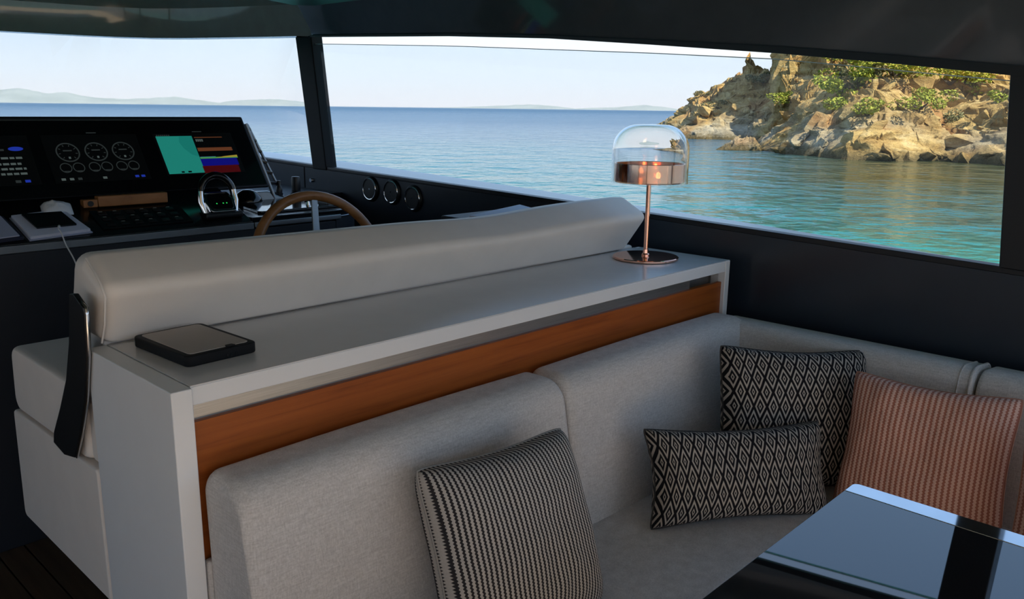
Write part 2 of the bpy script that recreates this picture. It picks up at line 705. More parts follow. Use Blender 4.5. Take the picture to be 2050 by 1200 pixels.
# round the bow corner and across the front: header lacquer with reflected light painted into its colour
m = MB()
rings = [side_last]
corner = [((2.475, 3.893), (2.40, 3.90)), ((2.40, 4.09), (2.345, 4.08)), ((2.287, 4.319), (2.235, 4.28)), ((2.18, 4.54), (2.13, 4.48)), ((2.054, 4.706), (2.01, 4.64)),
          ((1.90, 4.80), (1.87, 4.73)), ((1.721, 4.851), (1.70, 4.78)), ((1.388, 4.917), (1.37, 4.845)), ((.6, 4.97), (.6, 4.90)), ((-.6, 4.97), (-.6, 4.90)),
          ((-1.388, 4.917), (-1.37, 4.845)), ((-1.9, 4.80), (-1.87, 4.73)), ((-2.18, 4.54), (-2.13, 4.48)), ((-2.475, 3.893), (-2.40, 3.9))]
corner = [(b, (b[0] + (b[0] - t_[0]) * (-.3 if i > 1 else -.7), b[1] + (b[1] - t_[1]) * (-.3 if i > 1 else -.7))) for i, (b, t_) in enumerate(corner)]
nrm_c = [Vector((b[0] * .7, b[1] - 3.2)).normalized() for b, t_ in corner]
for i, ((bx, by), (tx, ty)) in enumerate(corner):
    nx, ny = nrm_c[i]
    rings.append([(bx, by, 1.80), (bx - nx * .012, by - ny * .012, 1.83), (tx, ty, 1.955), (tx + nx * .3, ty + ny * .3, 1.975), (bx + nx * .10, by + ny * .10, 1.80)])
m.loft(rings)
struct(m.build('wall_header_front', 'header_front', smooth=50), 'glossy header curving above the windscreen, reflected light painted into its grey', 'wall')
port_first = list(rings[-1])
m = MB()
rings = [port_first]
for y in [3.3, 2.2, 1.2, .3, -1., -1.25]:
    z = interp(HEAD, y)
    rings.append([(-XW, y, z), (-XW + .012, y, z + .035), (-XW + .085, y, 1.955), (-XW - .14, y, 1.975), (-XW - .10, y, z)])
m.loft(rings)
struct(m.build('wall_header_port', 'header', smooth=50), 'glossy dark header above the port windows', 'wall')
# black rubber line under the header
m = MB()
rings = []
for y in [.45, .61, .9, 1.262, 1.746, 2.206, 2.775, 3.3, 3.817]:
    z = interp(HEAD, y)
    w = np.interp(y, [.45, 1.3, 2.2, 3.8], [.024, .018, .009, .006])
    rings.append([(XW - .014, y, z - .002), (XW - .014, y, z + w), (XW - .002, y, z + w), (XW - .002, y, z - .002)])
m.loft(rings)
struct(m.build('trim_3', 'black'), 'black seal under the header along the side window', 'trim')

# ceiling
m = MB()
cp = [(XW - .085, -1.25), (XW - .085, 3.817)] + [t for b, t in corner] + [(-XW + .085, 3.3), (-XW + .085, -1.25)]
m.prism([(p[0], p[1], 1.95) for p in cp], (0, 0, .06))
struct(m.build('ceiling', 'ceiling'), 'glossy teal-grey ceiling panel above the helm', 'ceiling')
m = MB().box(-2.88, 2.88, -1.25, 4.6, 2.02, 2.10)
struct(m.build('ceiling_roof', 'gelcoat', bevel=.02), 'white roof slab over the saloon', 'ceiling')

m = MB().box(-2.3, 1.1, -1.2, 1.1, 1.925, 1.949)  # unseen pale panel, added to bounce sunlight off the deck into the cabin
struct(m.build('ceiling_bounce_panel', 'galley', bevel=.004), 'unseen pale panel added under the saloon ceiling to bounce light', 'ceiling')

# mullion between side window and windscreen
m = MB()
m.hexa([(XW - .01, 3.722, 1.125), (XW - .01, 3.848, 1.125), (XW + .06, 3.848, 1.125), (XW + .06, 3.722, 1.125)],
       [(XW - .01, 3.816, 1.80), (XW - .01, 3.962, 1.80), (XW + .06, 3.962, 1.80), (XW + .06, 3.816, 1.80)])
struct(m.build('trim_4', 'black_rubber', bevel=.006), 'dark upright mullion between side window and windscreen', 'trim')
# aft pillar
m = MB()
m.hexa([(XW - .004, .47, 1.042), (XW - .004, .580, 1.046), (XW + .07, .580, 1.046), (XW + .07, .47, 1.042)],
       [(XW - .004, .50, 1.57), (XW - .004, .620, 1.57), (XW + .07, .620, 1.57), (XW + .07, .50, 1.57)])
struct(m.build('trim_5', 'black', bevel=.004), 'black window pillar beside the sofa', 'trim')


# panes
def pane(name, y0, y1, label, n=14):
    m = MB()
    inn, outr = [], []
    yy = [y0 + (y1 - y0) * k / n for k in range(n + 1)]
    rings = [[(XW + .016, y, interp(SILL, y) - .01), (XW + .016, y, interp(GLASS, y)), (XW + .022, y, interp(GLASS, y)), (XW + .022, y, interp(SILL, y) - .01)] for y in yy]
    m.loft(rings)
    w = m.build(name, 'pane')
    struct(w, label, 'window')
    e = MB()
    e.loft([[(XW + .012, y, interp(GLASS, y) - .001), (XW + .012, y, interp(GLASS, y) + .0018), (XW + .022, y, interp(GLASS, y) + .0018), (XW + .022, y, interp(GLASS, y) - .001)] for y in yy])
    e.build('cut_edge', 'pane_edge', w)
    return w


pane('window_1', .59, 3.83, 'long starboard window pane whose cut top edge shows below the header')
pane('window_2', -2.5, .49, 'starboard window pane aft of the black pillar', 6)
# windscreen: wraps from the mullion round the bow
topl = [(2.5, 3.95, 1.81)] + [(b[0], b[1], 1.81) for b, t in corner[1:13]] + [(-2.5, 3.95, 1.81)]
botl = [(2.515, 3.84, 1.14), (2.515, 4.5, 1.155), (2.50, 5.0, 1.16), (2.35, 5.35, 1.165), (2.15, 5.55, 1.17), (1.95, 5.65, 1.17), (1.75, 5.70, 1.17), (1.4, 5.75, 1.17), (.6, 5.8, 1.17)]
botl = botl + [(-p[0], p[1], p[2]) for p in reversed(botl)]
topl = topl[:9] + [(-p[0], p[1], p[2]) for p in reversed(topl[:9])]
m = MB()
m.v = [p for p in topl] + [p for p in botl]
n = len(topl)
m.f = [(i, i + 1, n + i + 1, n + i) for i in range(n - 1)]
wsn = m.build('window_3', 'windscreen', smooth=60)
so = wsn.modifiers.new('thickness', 'SOLIDIFY')
so.thickness = .006
struct(wsn, 'wide curved windscreen ahead of the helm', 'window')
# shelf between the helm and the windscreen
m = MB()
m.prism([(XW, 3.6, 1.0), (XW, 5.2, 1.0), (2.1, 5.7, 1.0), (-2.1, 5.7, 1.0), (-XW, 5.2, 1.0), (-XW, 3.6, 1.0)], (0, 0, .02))
struct(m.build('trim_6', 'navy_matte'), 'dark shelf under the windscreen', 'trim')
m = MB()
m.prism([(2.58, 5.2, -1.73), (2.2, 5.75, -1.73), (-2.2, 5.75, -1.73), (-2.58, 5.2, -1.73), (-2.5, 5.1, -1.73), (-2.1, 5.65, -1.73), (2.1, 5.65, -1.73), (2.5, 5.1, -1.73)], (0, 0, 2.89))
struct(m.build('wall_bow', 'gelcoat'), 'white coaming below the windscreen', 'wall')

# port side: wall with a long window, and the hull sides below
m = MB().box(-2.58, -2.5, -1.25, 5.2, 0, .55)
struct(m.build('wall_port', 'galley', bevel=.004), 'pale port wall below the port windows', 'wall')
for i, y in enumerate((-.9, 1.4, 3.7)):
    struct(MB().box(-2.58, -2.5, y, y + .11, .55, 1.84).build('trim_%d' % (7 + i), 'black', bevel=.004), 'black upright pillar of the port windows', 'trim')['group'] = 'pillars of the port windows'
m = MB()
m.box(2.581, 2.64, -7.5, 5.3, -1.73, .93)
m.box(-2.64, -2.581, -7.5, 5.3, -1.73, .93)
struct(m.build('wall_hull', 'gelcoat'), 'white hull sides of the yacht', 'wall')
struct(MB().box(-2.58, 2.58, -7.5, -.902, -.08, 0).build('floor_aft', 'teak_deck'), 'sunlit teak aft deck behind the sofa', 'floor')

# overhead dark cassette at the ceiling edge
m = MB()
m.prism([(1.62, 3.30, 1.905), (2.23, 3.56, 1.905), (2.31, 3.50, 1.905), (2.33, 3.0, 1.905), (1.62, 2.6, 1.905)], (0, 0, .044))
t = thing('overhead_hatch', 'black edged overhead hatch panel at the ceiling edge', 'hatch', (2.0, 3.2, 1.905))
m.build('panel', 'black', t, bevel=.004)

# ================================================================== COUNTER CABINET
CX0, CX1, CY0, CY1, CT = .565, 2.425, 1.338, 1.70, .978
t = thing('counter_cabinet', 'white lacquered counter cabinet with teak front behind the sofa', 'cabinet', (1.5, 1.52, 0))
MB().box(CX0, CX0 + .038, CY0 - .012, CY1, 0, CT).build('side_panel', 'white_lacquer', t, bevel=.0025)
MB().box(CX1 - .026, CX1, CY0 - .002, CY1, 0, CT).build('side_panel', 'white_lacquer', t, bevel=.0025)
ct = MB().box(CX0 + .0395, CX1 - .0265, CY0, CY1 - .018, CT - .036, CT - .0015).build('countertop_frame', 'white_lacquer', t, bevel=.002)
MB().box(CX0 + .040, CX1 - .001, CY0 + .001, CY1 - .019, CT - .0016, CT + .0006).build('countertop', 'counter', t)
MB().box(CX0 + .040, CX1 - .027, CY1 - .0165, CY1, CT - .036, CT + .0005).build('back_ledge', 'counter', t, bevel=.001, seg=1)
MB().box(CX0 + .040, CX1 - .20, CY0 + .022, CY0 + .030, .86, CT - .0365).build('recess_strip', 'brushed', t)
MB().box(CX1 - .075, CX1 - .03, CY0 + .022, CY0 + .030, .86, CT - .0365).build('recess_strip', 'brushed', t)
MB().box(CX1 - .20, CX1 - .08, CY0 + .10, CY0 + .11, .86, CT - .0365).build('recess_back', 'black', t)
fr = MB().box(CX0 + .041, CX1 - .0275, CY0 + .010, CY0 + .028, .12, .908).build('teak_front', 'teak', t, bevel=.001, seg=1)
MB().box(CX0 + .041, CX1 - .03, CY0 + .05, CY1 - .02, 0, .85).build('carcass', 'white_lacquer', t)

# ================================================================== HELM BENCH
t = thing('helm_bench', 'white leather helm bench with long backrest in front of the counter', 'bench', (1.25, 1.98, 0))


def bench_sec(pts, rad):
    return roundpoly(pts, rad, 5)


# seat base, floating above a recessed plinth
sec = roundpoly([(1.715, .41), (2.275, .41), (2.262, .702), (1.715, .712)], [.01, .015, .012, .01], 4)
soft_extrude(sec, .566, 1.92, lambda q, p: (q, p[0], p[1]), .008, 3).build('base', 'leather', t, smooth=45)
MB().box(.86, 1.85, 1.76, 2.12, 0, .415).build('plinth', 'teak_floor', t, bevel=.004)
sec = roundpoly([(1.765, .716), (2.26, .708), (2.245, .872), (1.765, .872)], [.015, .03, .035, .02], 5)
soft_extrude(sec, .57, 1.92, lambda q, p: (q, p[0], p[1]), .02, 4).build('seat_cushion', 'leather', t, smooth=45)
# small upright pad between the seat and the counter
sec = roundpoly([(1.704, .716), (1.76, .716), (1.752, .866), (1.704, .866)], [.008, .008, .02, .02], 4)
soft_extrude(sec, .575, 1.92, lambda q, p: (q, p[0], p[1]), .015, 3).build('back_pad', 'leather', t, smooth=45)


# backrest
def warpback(tt, q):
    y, z = q
    top = np.clip((z - 1.0) / .15, 0, 1)
    w = .006 * math.sin(tt * 2.6 + .3) + .004 * math.exp(-((tt - 2.10) / .24) ** 2) - .008 * math.exp(-((tt - 1.72) / .2) ** 2)
    return (y + .004 * math.sin(tt * 5), z + w * top)


sec = roundpoly([(1.688, .982), (1.820, .985), (1.838, 1.06), (1.800, 1.148), (1.742, 1.152), (1.640, 1.098)], [.010, .015, .06, .03, .03, .028], 6)
bk = soft_extrude(sec, .588, 2.398, lambda q, p: (q - .055 * max(0, q - 1.9) / .5 * max(0, (1.09 - p[1]) / .1), p[0], p[1]), .034, 6, 40, warpback)
bko = bk.build('backrest', 'leather', t, smooth=50)
# piping along the near end seam
pth = [(.592, 1.690, .986), (.592, 1.665, 1.03), (.592, 1.648, 1.085), (.592, 1.665, 1.108), (.594, 1.70, 1.13), (.594, 1.735, 1.15)]
MB().tube(pth, .0022, 6).build('piping', 'leather', bko, smooth=60)
# lower apron of the backrest behind the counter
MB().box(.60, 2.40, 1.706, 1.80, .875, .986).build('backrest_apron', 'leather', t, bevel=.008)
# black curved support arm with steel edge
arm = [(1.735, 1.082), (1.690, 1.062), (1.686, 1.048), (1.700, .96), (1.735, .86), (1.785, .775), (1.835, .703), (1.90, .690), (1.965, .700), (1.955, .728), (1.895, .80), (1.835, .88), (1.792, .97), (1.768, 1.05), (1.760, 1.078)]
arm = [(a * .559 / .57 * 1.002, 1.45 - (1.45 - b) * .559 / .57) for a, b in arm]
ao = MB().prism([(.5535, a, b) for a, b in arm], (.011, 0, 0)).build('support_arm', 'black', t, bevel=.002)
pth = [(.559, a - .001, b) for a, b in arm[1:7]]
MB().tube([(.559, 1.70, 1.081)] + pth, .0032, 6).build('steel_edge', 'steel', ao, smooth=60)

# ================================================================== SOFA
t = thing('corner_sofa', 'grey linen corner sofa along the counter and the starboard wall', 'sofa', (1.6, .8, 0))
sec_b = roundpoly([(1.135, .40), (1.322, .40), (1.337, .826), (1.208, .828)], [.02, .02, .030, .055], 6)


def puff(x0, x1):
    def w(tt, q):
        y, z = q
        e = max(0., math.sin(math.pi * min(1, max(0, (tt - x0) / (x1 - x0)))))
        fr_ = max(0., min(1., (1.25 - y) / .08))
        return (y - .010 * (e ** .5) * fr_, z + .004 * e)
    return w


soft_extrude(sec_b, .612, 1.449, lambda q, p: (q, p[0], p[1]), .026, 5, 20, puff(.62, 1.452)).build('back_cushion', 'linen', t, smooth=45)
soft_extrude(sec_b, 1.455, 2.335, lambda q, p: (q, p[0], p[1]), .030, 5, 20, puff(1.454, 2.335)).build('back_cushion', 'linen', t, smooth=45)
sec_s = roundpoly([(2.185, .40), (2.47, .40), (2.44, .800), (2.270, .822)], [.02, .02, .05, .05], 6)
c1 = soft_extrude(sec_s, .545, 1.30, lambda q, p: (p[0], q, p[1]), .012, 4, 10).build('side_back_cushion', 'linen', t, smooth=50)
c2 = soft_extrude(sec_s, -.9, .538, lambda q, p: (p[0], q, p[1]), .012, 4, 10).build('side_back_cushion', 'linen', t, smooth=50)
ring = [(p[0], .553, p[1]) for p in sec_s]
MB().tube([(a + (a - 2.33) * .012, b, c + (c - .6) * .006) for a, b, c in ring], .004, 6, True).build('welt', 'linen', c1, smooth=60)
ring = [(p[0], .580, p[1]) for p in sec_s]
MB().tube([(a + (a - 2.33) * .012, b, c + (c - .6) * .006) for a, b, c in ring], .0022, 6, True).build('stitch_seam', 'linen', c1, smooth=60)
# seat (L shaped: two cushions) and base
sec = roundpoly([(.60, .30), (1.20, .30), (1.20, .462), (.60, .455)], [.02, .02, .02, .04], 5)
soft_extrude(sec, .605, 2.30, lambda q, p: (q, p[0], p[1]), .03, 5, 2).build('seat_cushion', 'linen', t, smooth=50)
sec = roundpoly([(1.72, .30), (2.30, .30), (2.30, .462), (1.72, .455)], [.02, .02, .02, .04], 5)
soft_extrude(sec, -.9, .595, lambda q, p: (p[0], q, p[1]), .03, 5, 2).build('seat_cushion', 'linen', t, smooth=50)
MB().box(.62, 2.44, .68, 1.315, .02, .305).build('base', 'linen', t, bevel=.01)
MB().box(1.80, 2.44, -.88, .67, .02, .305).build('base', 'linen', t, bevel=.01)
MB().box(.606, 2.34, 1.324, 1.346, .02, .648).build('back_board', 'linen', t, bevel=.008, seg=3)


# ================================================================== PILLOWS
def pillow(name, label, group, mat, c, az, lean, roll, w, h, th, seed, sag=.05, lump=()):
    N = 44
    u = np.linspace(-1, 1, N)
    U, V = np.meshgrid(u, u, indexing='ij')
    rim = np.clip((1 - np.abs(U) ** 3), 0, 1) * np.clip((1 - np.abs(V) ** 3), 0, 1)
    prof = rim ** .42
    xx = U * (1 - sag * (1 - V ** 2) * np.abs(U) ** 3) * w / 2
    yy = V * (1 - sag * 1.4 * (1 - U ** 2) * np.abs(V) ** 3) * h / 2
    rc = 1 - .045 * (np.abs(U) ** 6) * (np.abs(V) ** 6)
    xx, yy = xx * rc, yy * rc
    sides = []
    for sgn in (1, -1):
        n = fbm(U * 2.2 + seed, V * 2.2 + seed * 2, 0 * U + sgn * 3, 3) - .5
        cr = fbm(U * 3 + seed, V * 1.2 + 7, 0 * U + sgn, 3, True) - .55
        d = th / 2 * prof * (1 + .20 * n) + .010 * cr * prof
        for (lu, lv, ls, la) in lump:
            d = d - la * np.exp(-(((U - lu) / ls) ** 2 + ((V - lv) / ls) ** 2)) * prof * (1 if sgn == 1 else .3)
        sides.append(np.stack([xx, yy, sgn * d], -1))
    a, l, ro = math.radians(az), math.radians(lean), math.radians(roll)
    nrm = Vector((-math.sin(a) * math.cos(l), -math.cos(a) * math.cos(l), math.sin(l)))
    rt = Vector((math.cos(a), -math.sin(a), 0))
    up = nrm.cross(rt)
    rt2 = rt * math.cos(ro) + up * math.sin(ro)
    up2 = -rt * math.sin(ro) + up * math.cos(ro)
    Rm = np.array([rt2[:], up2[:], nrm[:]])
    verts, faces, uvs = [], [], []
    idx = -np.ones((2, N, N), int)
    for s_ in (0, 1):
        for i in range(N):
            for j in range(N):
                if s_ == 1 and (i in (0, N - 1) or j in (0, N - 1)):
                    idx[1, i, j] = idx[0, i, j]
                    continue
                idx[s_, i, j] = len(verts)
                verts.append(tuple(sides[s_][i, j] @ Rm))
                uvs.append(((U[i, j] + 1) / 2, (V[i, j] + 1) / 2))
    for s_ in (0, 1):
        for i in range(N - 1):
            for j in range(N - 1):
                q = (idx[s_, i, j], idx[s_, i + 1, j], idx[s_, i + 1, j + 1], idx[s_, i, j + 1])
                faces.append(q if s_ == 0 else q[::-1])
    me = bpy.data.meshes.new(name)
    me.from_pydata(verts, [], faces)
    ul = me.uv_layers.new(name='UVMap')
    for lp in me.loops:
        ul.data[lp.index].uv = uvs[lp.vertex_index]
    me.update()
    th_ = thing(name, label, 'pillow', c, group)
    me.transform(Matrix.Translation(Vector(c)))
    body = link('cover', me, mat, th_, 80)
    # seam cord around the rim
    loop = [(i, 0) for i in range(N)] + [(N - 1, j) for j in range(1, N)] + [(i, N - 1) for i in range(N - 2, -1, -1)] + [(0, j) for j in range(N - 2, 0, -1)]
    pth = [Vector(verts[idx[0, i, j]]) + Vector(c) for i, j in loop]
    MB().tube(pth, .0028, 5, True).build('seam', {'stripe_grey': 'seam_grey', 'stripe_pink': 'seam_pink'}.get(mat, 'seam_black'), th_, smooth=80)
    return th_


MAT['seam_grey'] = plain('seam_grey', (.30, .28, .26), .95)
MAT['seam_pink'] = plain('seam_pink', (.48, .24, .17), .95)
MAT['seam_black'] = plain('seam_black', (.05, .045, .042), .95)
GP = 'cushions on the corner sofa'
pillow('throw_pillow', 'grey and black fine striped pillow leaning on the left sofa back', GP, 'stripe_grey', (1.090, 1.030, .622), 8, 22, 0, .37, .378, .18, 3, .06)
pillow('lumbar_pillow', 'long low black and cream diamond pattern pillow lying in front', GP, 'diamond_low', (1.800, .930, .566), 32, 22, -2, .505, .248, .15, 11, .12, ((-.15, .5, .35, .016),))
pillow('throw_pillow', 'square black and cream diamond pattern pillow in the sofa corner', GP, 'diamond', (2.09, .93, .635), 40, 18, -3, .425, .395, .18, 21, .075, ((-.55, .75, .3, .012),))
pillow('throw_pillow', 'terracotta pink striped pillow behind the table corner', GP, 'stripe_pink', (2.095, .592, .632), 84, 20, 1, .39, .36, .19, 31, .085, ((.0, .6, .3, .012),))
pillow('throw_pillow', 'terracotta striped pillow cut off at the right photo edge', GP, 'stripe_pink', (2.0, .175, .635), 80, 20, 0, .385, .36, .18, 41, .05)

# ================================================================== TABLE
TZ = .78
TX, TY = 1.482, .530
t = thing('dining_table', 'black mirror-gloss dining table with steel edge strip in front of the sofa', 'table', (1.0, .0, 0))
# main leaf and outer strip, both with softened corners
mp = roundpoly([(.35, -.75), (TX - .046, -.75), (TX - .046, TY), (.35, TY)], [.03, .0, .0, .03], 6)
MB().prism([(a, b, TZ - .028) for a, b in mp], (0, 0, .028)).build('top', 'table', t, bevel=.0012, seg=2)
sp = roundpoly([(TX - .0445, -.75), (TX, -.75), (TX, TY), (TX - .0445, TY)], [.0, .02, .012, .0], 4)
MB().prism([(a, b, TZ - .028) for a, b in sp], (0, 0, .028)).build('edge_strip', 'mirror_strip', t, bevel=.0012, seg=2)
MB().lathe([(.06, .02), (.055, .05), (.05, .74), (.12, .752)], (.95, -.1, 0), 28).build('pedestal', 'steel', t, smooth=40)
MB().lathe([(.26, 0), (.26, .012), (.20, .022), (.06, .03)], (.95, -.1, 0.004), 36).build('foot', 'steel', t, smooth=40)

# ================================================================== LAMP
LX, LY, LZ = 2.241, 1.541, CT + .0008
t = thing('table_lamp', 'copper table lamp with clear glass dome on the counter end', 'lamp', (LX, LY, LZ))
MB().lathe([(.0, 0), (.104, 0), (.1065, .002), (.1065, .007), (.104, .009), (.02, .0095)], (LX, LY, LZ), 64).build('base', 'copper', t, smooth=30)
MB().lathe([(.013, .0095), (.013, .014), (.0095, .018), (.0082, .03)], (LX, LY, LZ), 24).build('collar', 'copper', t, smooth=30)
MB().lathe([(.0074, .010), (.0074, .250)], (LX, LY, LZ), 24).build('stem', 'copper', t, smooth=40)
# glass dome: double walled bell
R0, z0, z1, rs = .121, .246, .427, .078
pr = [(R0 + .001, z0), (R0, z0 + .02), (R0, z1 - rs)]
for k in range(1, 11):
    w = math.pi / 2 * k / 10
    pr.append((R0 - rs + rs * math.cos(w), z1 - rs + (rs) * math.sin(w)))
pr.append((.0005, z1 + .0015))
pin = [(max(.0005, r - .0035), z - (.0035 if i > 2 else 0)) for i, (r, z) in enumerate(pr)]
prof = pr[::-1][:0] + pr + pin[::-1]
m = MB()
m.loft([[(LX + r * math.cos(2 * math.pi * k / 64), LY + r * math.sin(2 * math.pi * k / 64), LZ + z) for k in range(64)] for r, z in prof], False, True)
dm = m.build('glass_shade', 'dome', t, smooth=40)
# copper cup inside the lower dome
r1 = .112
m = MB()
prc = [(.010, .247), (r1 - .004, .247), (r1, .251), (r1, .306), (r1 - .0015, .308), (r1 - .003, .306), (r1 - .003, .252), (.010, .250)]
m.loft([[(LX + r * math.cos(2 * math.pi * k / 64), LY + r * math.sin(2 * math.pi * k / 64), LZ + z) for k in range(64)] for r, z in prc], False, True)
m.build('copper_reflector', 'copper_film', t, smooth=30)
bl = MB().lathe([(.0, .256), (.004, .256), (.007, .262), (.008, .270), (.005, .277), (.0, .280)], (LX + .02, LY - .02, LZ), 20).build('bulb', 'bulb', t, smooth=60)
MB().lathe([(.007, .250), (.007, .259)], (LX + .02, LY - .02, LZ), 16).build('bulb_socket', 'copper', t, smooth=40)

# ================================================================== TABLET ON THE COUNTER
t = thing('tablet_computer', 'tablet in a thick black case with taupe back lying on the counter', 'tablet', (.71, 1.55, CT))
# four surveyed corners of the case on the counter
tc = [Vector((.649, 1.640, 0)), Vector((.640, 1.448, 0)), Vector((.781, 1.434, 0)), Vector((.790, 1.668, 0))]
tcx = sum(tc, Vector()) / 4
ax = ((tc[3] - tc[0]) + (tc[2] - tc[1])).normalized()
ay = Vector((-ax.y, ax.x, 0))
hw, hl = .0735, .108


def tab(a, b, z):
    q = tcx + ax * a + ay * b
    return (q.x, q.y, CT + .001 + z)


rp = roundpoly([(-hw, -hl), (hw, -hl), (hw, hl), (-hw, hl)], [.014] * 4, 6)
case = MB().prism([tab(a, b, 0) for a, b in rp], (0, 0, .021)).build('case', 'black_rubber', t, bevel=.003, seg=3)
rp2 = roundpoly([(-hw + .012, -hl + .012), (hw - .012, -hl + .012), (hw - .012, hl - .012), (-hw + .012, hl - .012)], [.008] * 4, 5)
MB().prism([tab(a, b, .0200) for a, b in rp2], (0, 0, .0022)).build('back_cover', 'taupe', t)
MB().prism([tab(a, b, .0200) for a, b in roundpoly([(.010, -hl + .006), (.030, -hl + .006), (.027, -hl + .0175), (.013, -hl + .0175)], [.002] * 4, 3)], (0, 0, .0032)).build('latch', 'black_rubber', t)
for dx in (.006, .014, .024):
    MB().prism([tab(a, b, .005) for a, b in [(dx, -hl - .0006), (dx + .004, -hl - .0006), (dx + .004, -hl + .004), (dx, -hl + .004)]], (0, 0, .005)).build('port', 'black_gloss', t)

# ================================================================== HELM CONSOLE
HY, HZ = 2.93, 1.015
t = thing('helm_console', 'dark navy helm console with black sloped dash across the bow', 'helm console', (1.0, 3.2, 0))
MB().box(-.9, 2.0, HY, 3.55, 0, HZ - .03).build('body', 'navy_matte', t, bevel=.004)
# rounded starboard end of the console
sec = [(2.0 + .20 * math.sin(math.pi / 2 * k / 12), HY + .24 - .24 * math.cos(math.pi / 2 * k / 12)) for k in range(13)]
MB().prism([(a, b, 0) for a, b in sec] + [(2.20, 3.55, 0), (2.0, 3.55, 0)], (0, 0, HZ - .015)).build('end_body', 'navy_matte', t, smooth=40)
# black sloped dash up to the panel
SL = .42
m = MB()
m.prism([(-.9, HY, HZ - .028), (-.9, HY, HZ), (-.9, 3.19, HZ + .26 * SL), (-.9, 3.5, HZ + .26 * SL), (-.9, 3.5, HZ - .028)], (2.52, 0, 0))
m.build('sloped_dash', 'deckblack', t, bevel=.003)
MB().prism([(1.625, HY + .012, HZ - .014), (2.0, HY + .012, HZ - .014)] + [(a, b + .012, HZ - .014) for a, b in sec[1:]] + [(2.21, 3.60, HZ - .014), (1.625, 3.60, HZ - .014)], (0, 0, .026)).build('side_deck', 'deckblack', t, bevel=.003)
m = MB()
m.box(-.9, 1.62, HY - .010, HY - .001, HZ - .030, HZ - .004)
m.build('edge_trim', 'alu', t, bevel=.003)
MB().box(1.624, 2.02, HY - .010, HY - .001, HZ - .024, HZ - .004).build('edge_trim', 'alu', t, bevel=.003)
# silver line round the rounded end
MB().tube([(a + .004 * math.sin(k / 12 * 1.57), b - .004, HZ - .012) for k, (a, b) in enumerate(sec)] + [(2.204, 3.4, HZ - .012)], .003, 6).build('end_trim', 'alu', t, smooth=60)
# rows of small switches on the sloped dash
sn = Vector((0, -SL, 1)).normalized()
su = Vector((0, 1, SL)).normalized()


def onslope(x, v, n=0.):
    p = Vector((x, HY, HZ)) + su * v + sn * n
    return p


def slab(m, x0, x1, v0, v1, n0, n1):
    a = [onslope(x0, v0, n0), onslope(x1, v0, n0), onslope(x1, v1, n0), onslope(x0, v1, n0)]
    b = [onslope(x0, v0, n1), onslope(x1, v0, n1), onslope(x1, v1, n1), onslope(x0, v1, n1)]
    return m.hexa(a, b)


kp = slab(MB(), 1.08, 1.40, .035, .165, .0005, .005).build('switch_panel', 'black_gloss', t, bevel=.001, seg=1)
for r_ in range(3):
    for c_ in range(6):
        slab(MB(), 1.10 + c_ * .048, 1.128 + c_ * .048, .050 + r_ * .038, .068 + r_ * .038, .005, .0085).build('switch', 'black', kp, bevel=.001, seg=1)
        if (r_ * 5 + c_ * 3) % 4 != 0:
            slab(MB(), 1.108 + c_ * .048, 1.120 + c_ * .048, .074 + r_ * .038, .077 + r_ * .038, .005, .0055).build('switch_mark', 'lcd_grey', kp)

# ------------------------------------------------------------------ instrument panel
PB = Vector((0, 3.19, 1.12))
pu = Vector((0, .2, .28)).normalized()
pn = Vector((0, -.28, .2)).normalized()
PX0, PX1, PH = -.35, 1.850, .344
tp = thing('instrument_panel', 'wide black glass instrument panel with three lit displays above the dash', 'instrument panel', (.9, 3.3, 1.1))


def onp(x, v, n=0.):
    return Vector((x, PB.y, PB.z)) + pu * v + pn * n


def plate(x0, x1, v0, v1, n0, n1):
    a = [onp(x0, v0, n0), onp(x1, v0, n0), onp(x1, v1, n0), onp(x0, v1, n0)]
    b = [onp(x0, v0, n1), onp(x1, v0, n1), onp(x1, v1, n1), onp(x0, v1, n1)]
    return MB().hexa(a, b)


m = MB()
m.prism([(PX0, 3.20, 1.112), onp(PX0, 0, 0)[:], onp(PX0, PH, 0)[:], (PX0, 3.43, 1.40), (PX0, 3.46, 1.112)], (PX1 - PX0, 0, 0))
m.build('housing', 'navy_matte', tp, bevel=.004)
plate(PX0 + .01, PX1 - .010, .006, PH - .02, .0, .004).build('glass_front', 'black_gloss', tp, bevel=.001, seg=1)
plate(PX0 + .01, PX1 - .018, PH - .0185, PH - .0150, .0, .005).build('trim_line', 'alu', tp)


def ringplate(cx, cv, r0, r1, n0, n1, seg=40):
    m = MB()
    rings = []
    for k in range(seg):
        w = 2 * math.pi * k / seg
        c_, s_ = math.cos(w), math.sin(w)
        rings.append([onp(cx + r0 * c_, cv + r0 * s_, n0), onp(cx + r1 * c_, cv + r1 * s_, n0), onp(cx + r1 * c_, cv + r1 * s_, n1), onp(cx + r0 * c_, cv + r0 * s_, n1)])
    m.loft(rings, False, True)
    return m


E0, E1 = .0042, .0050
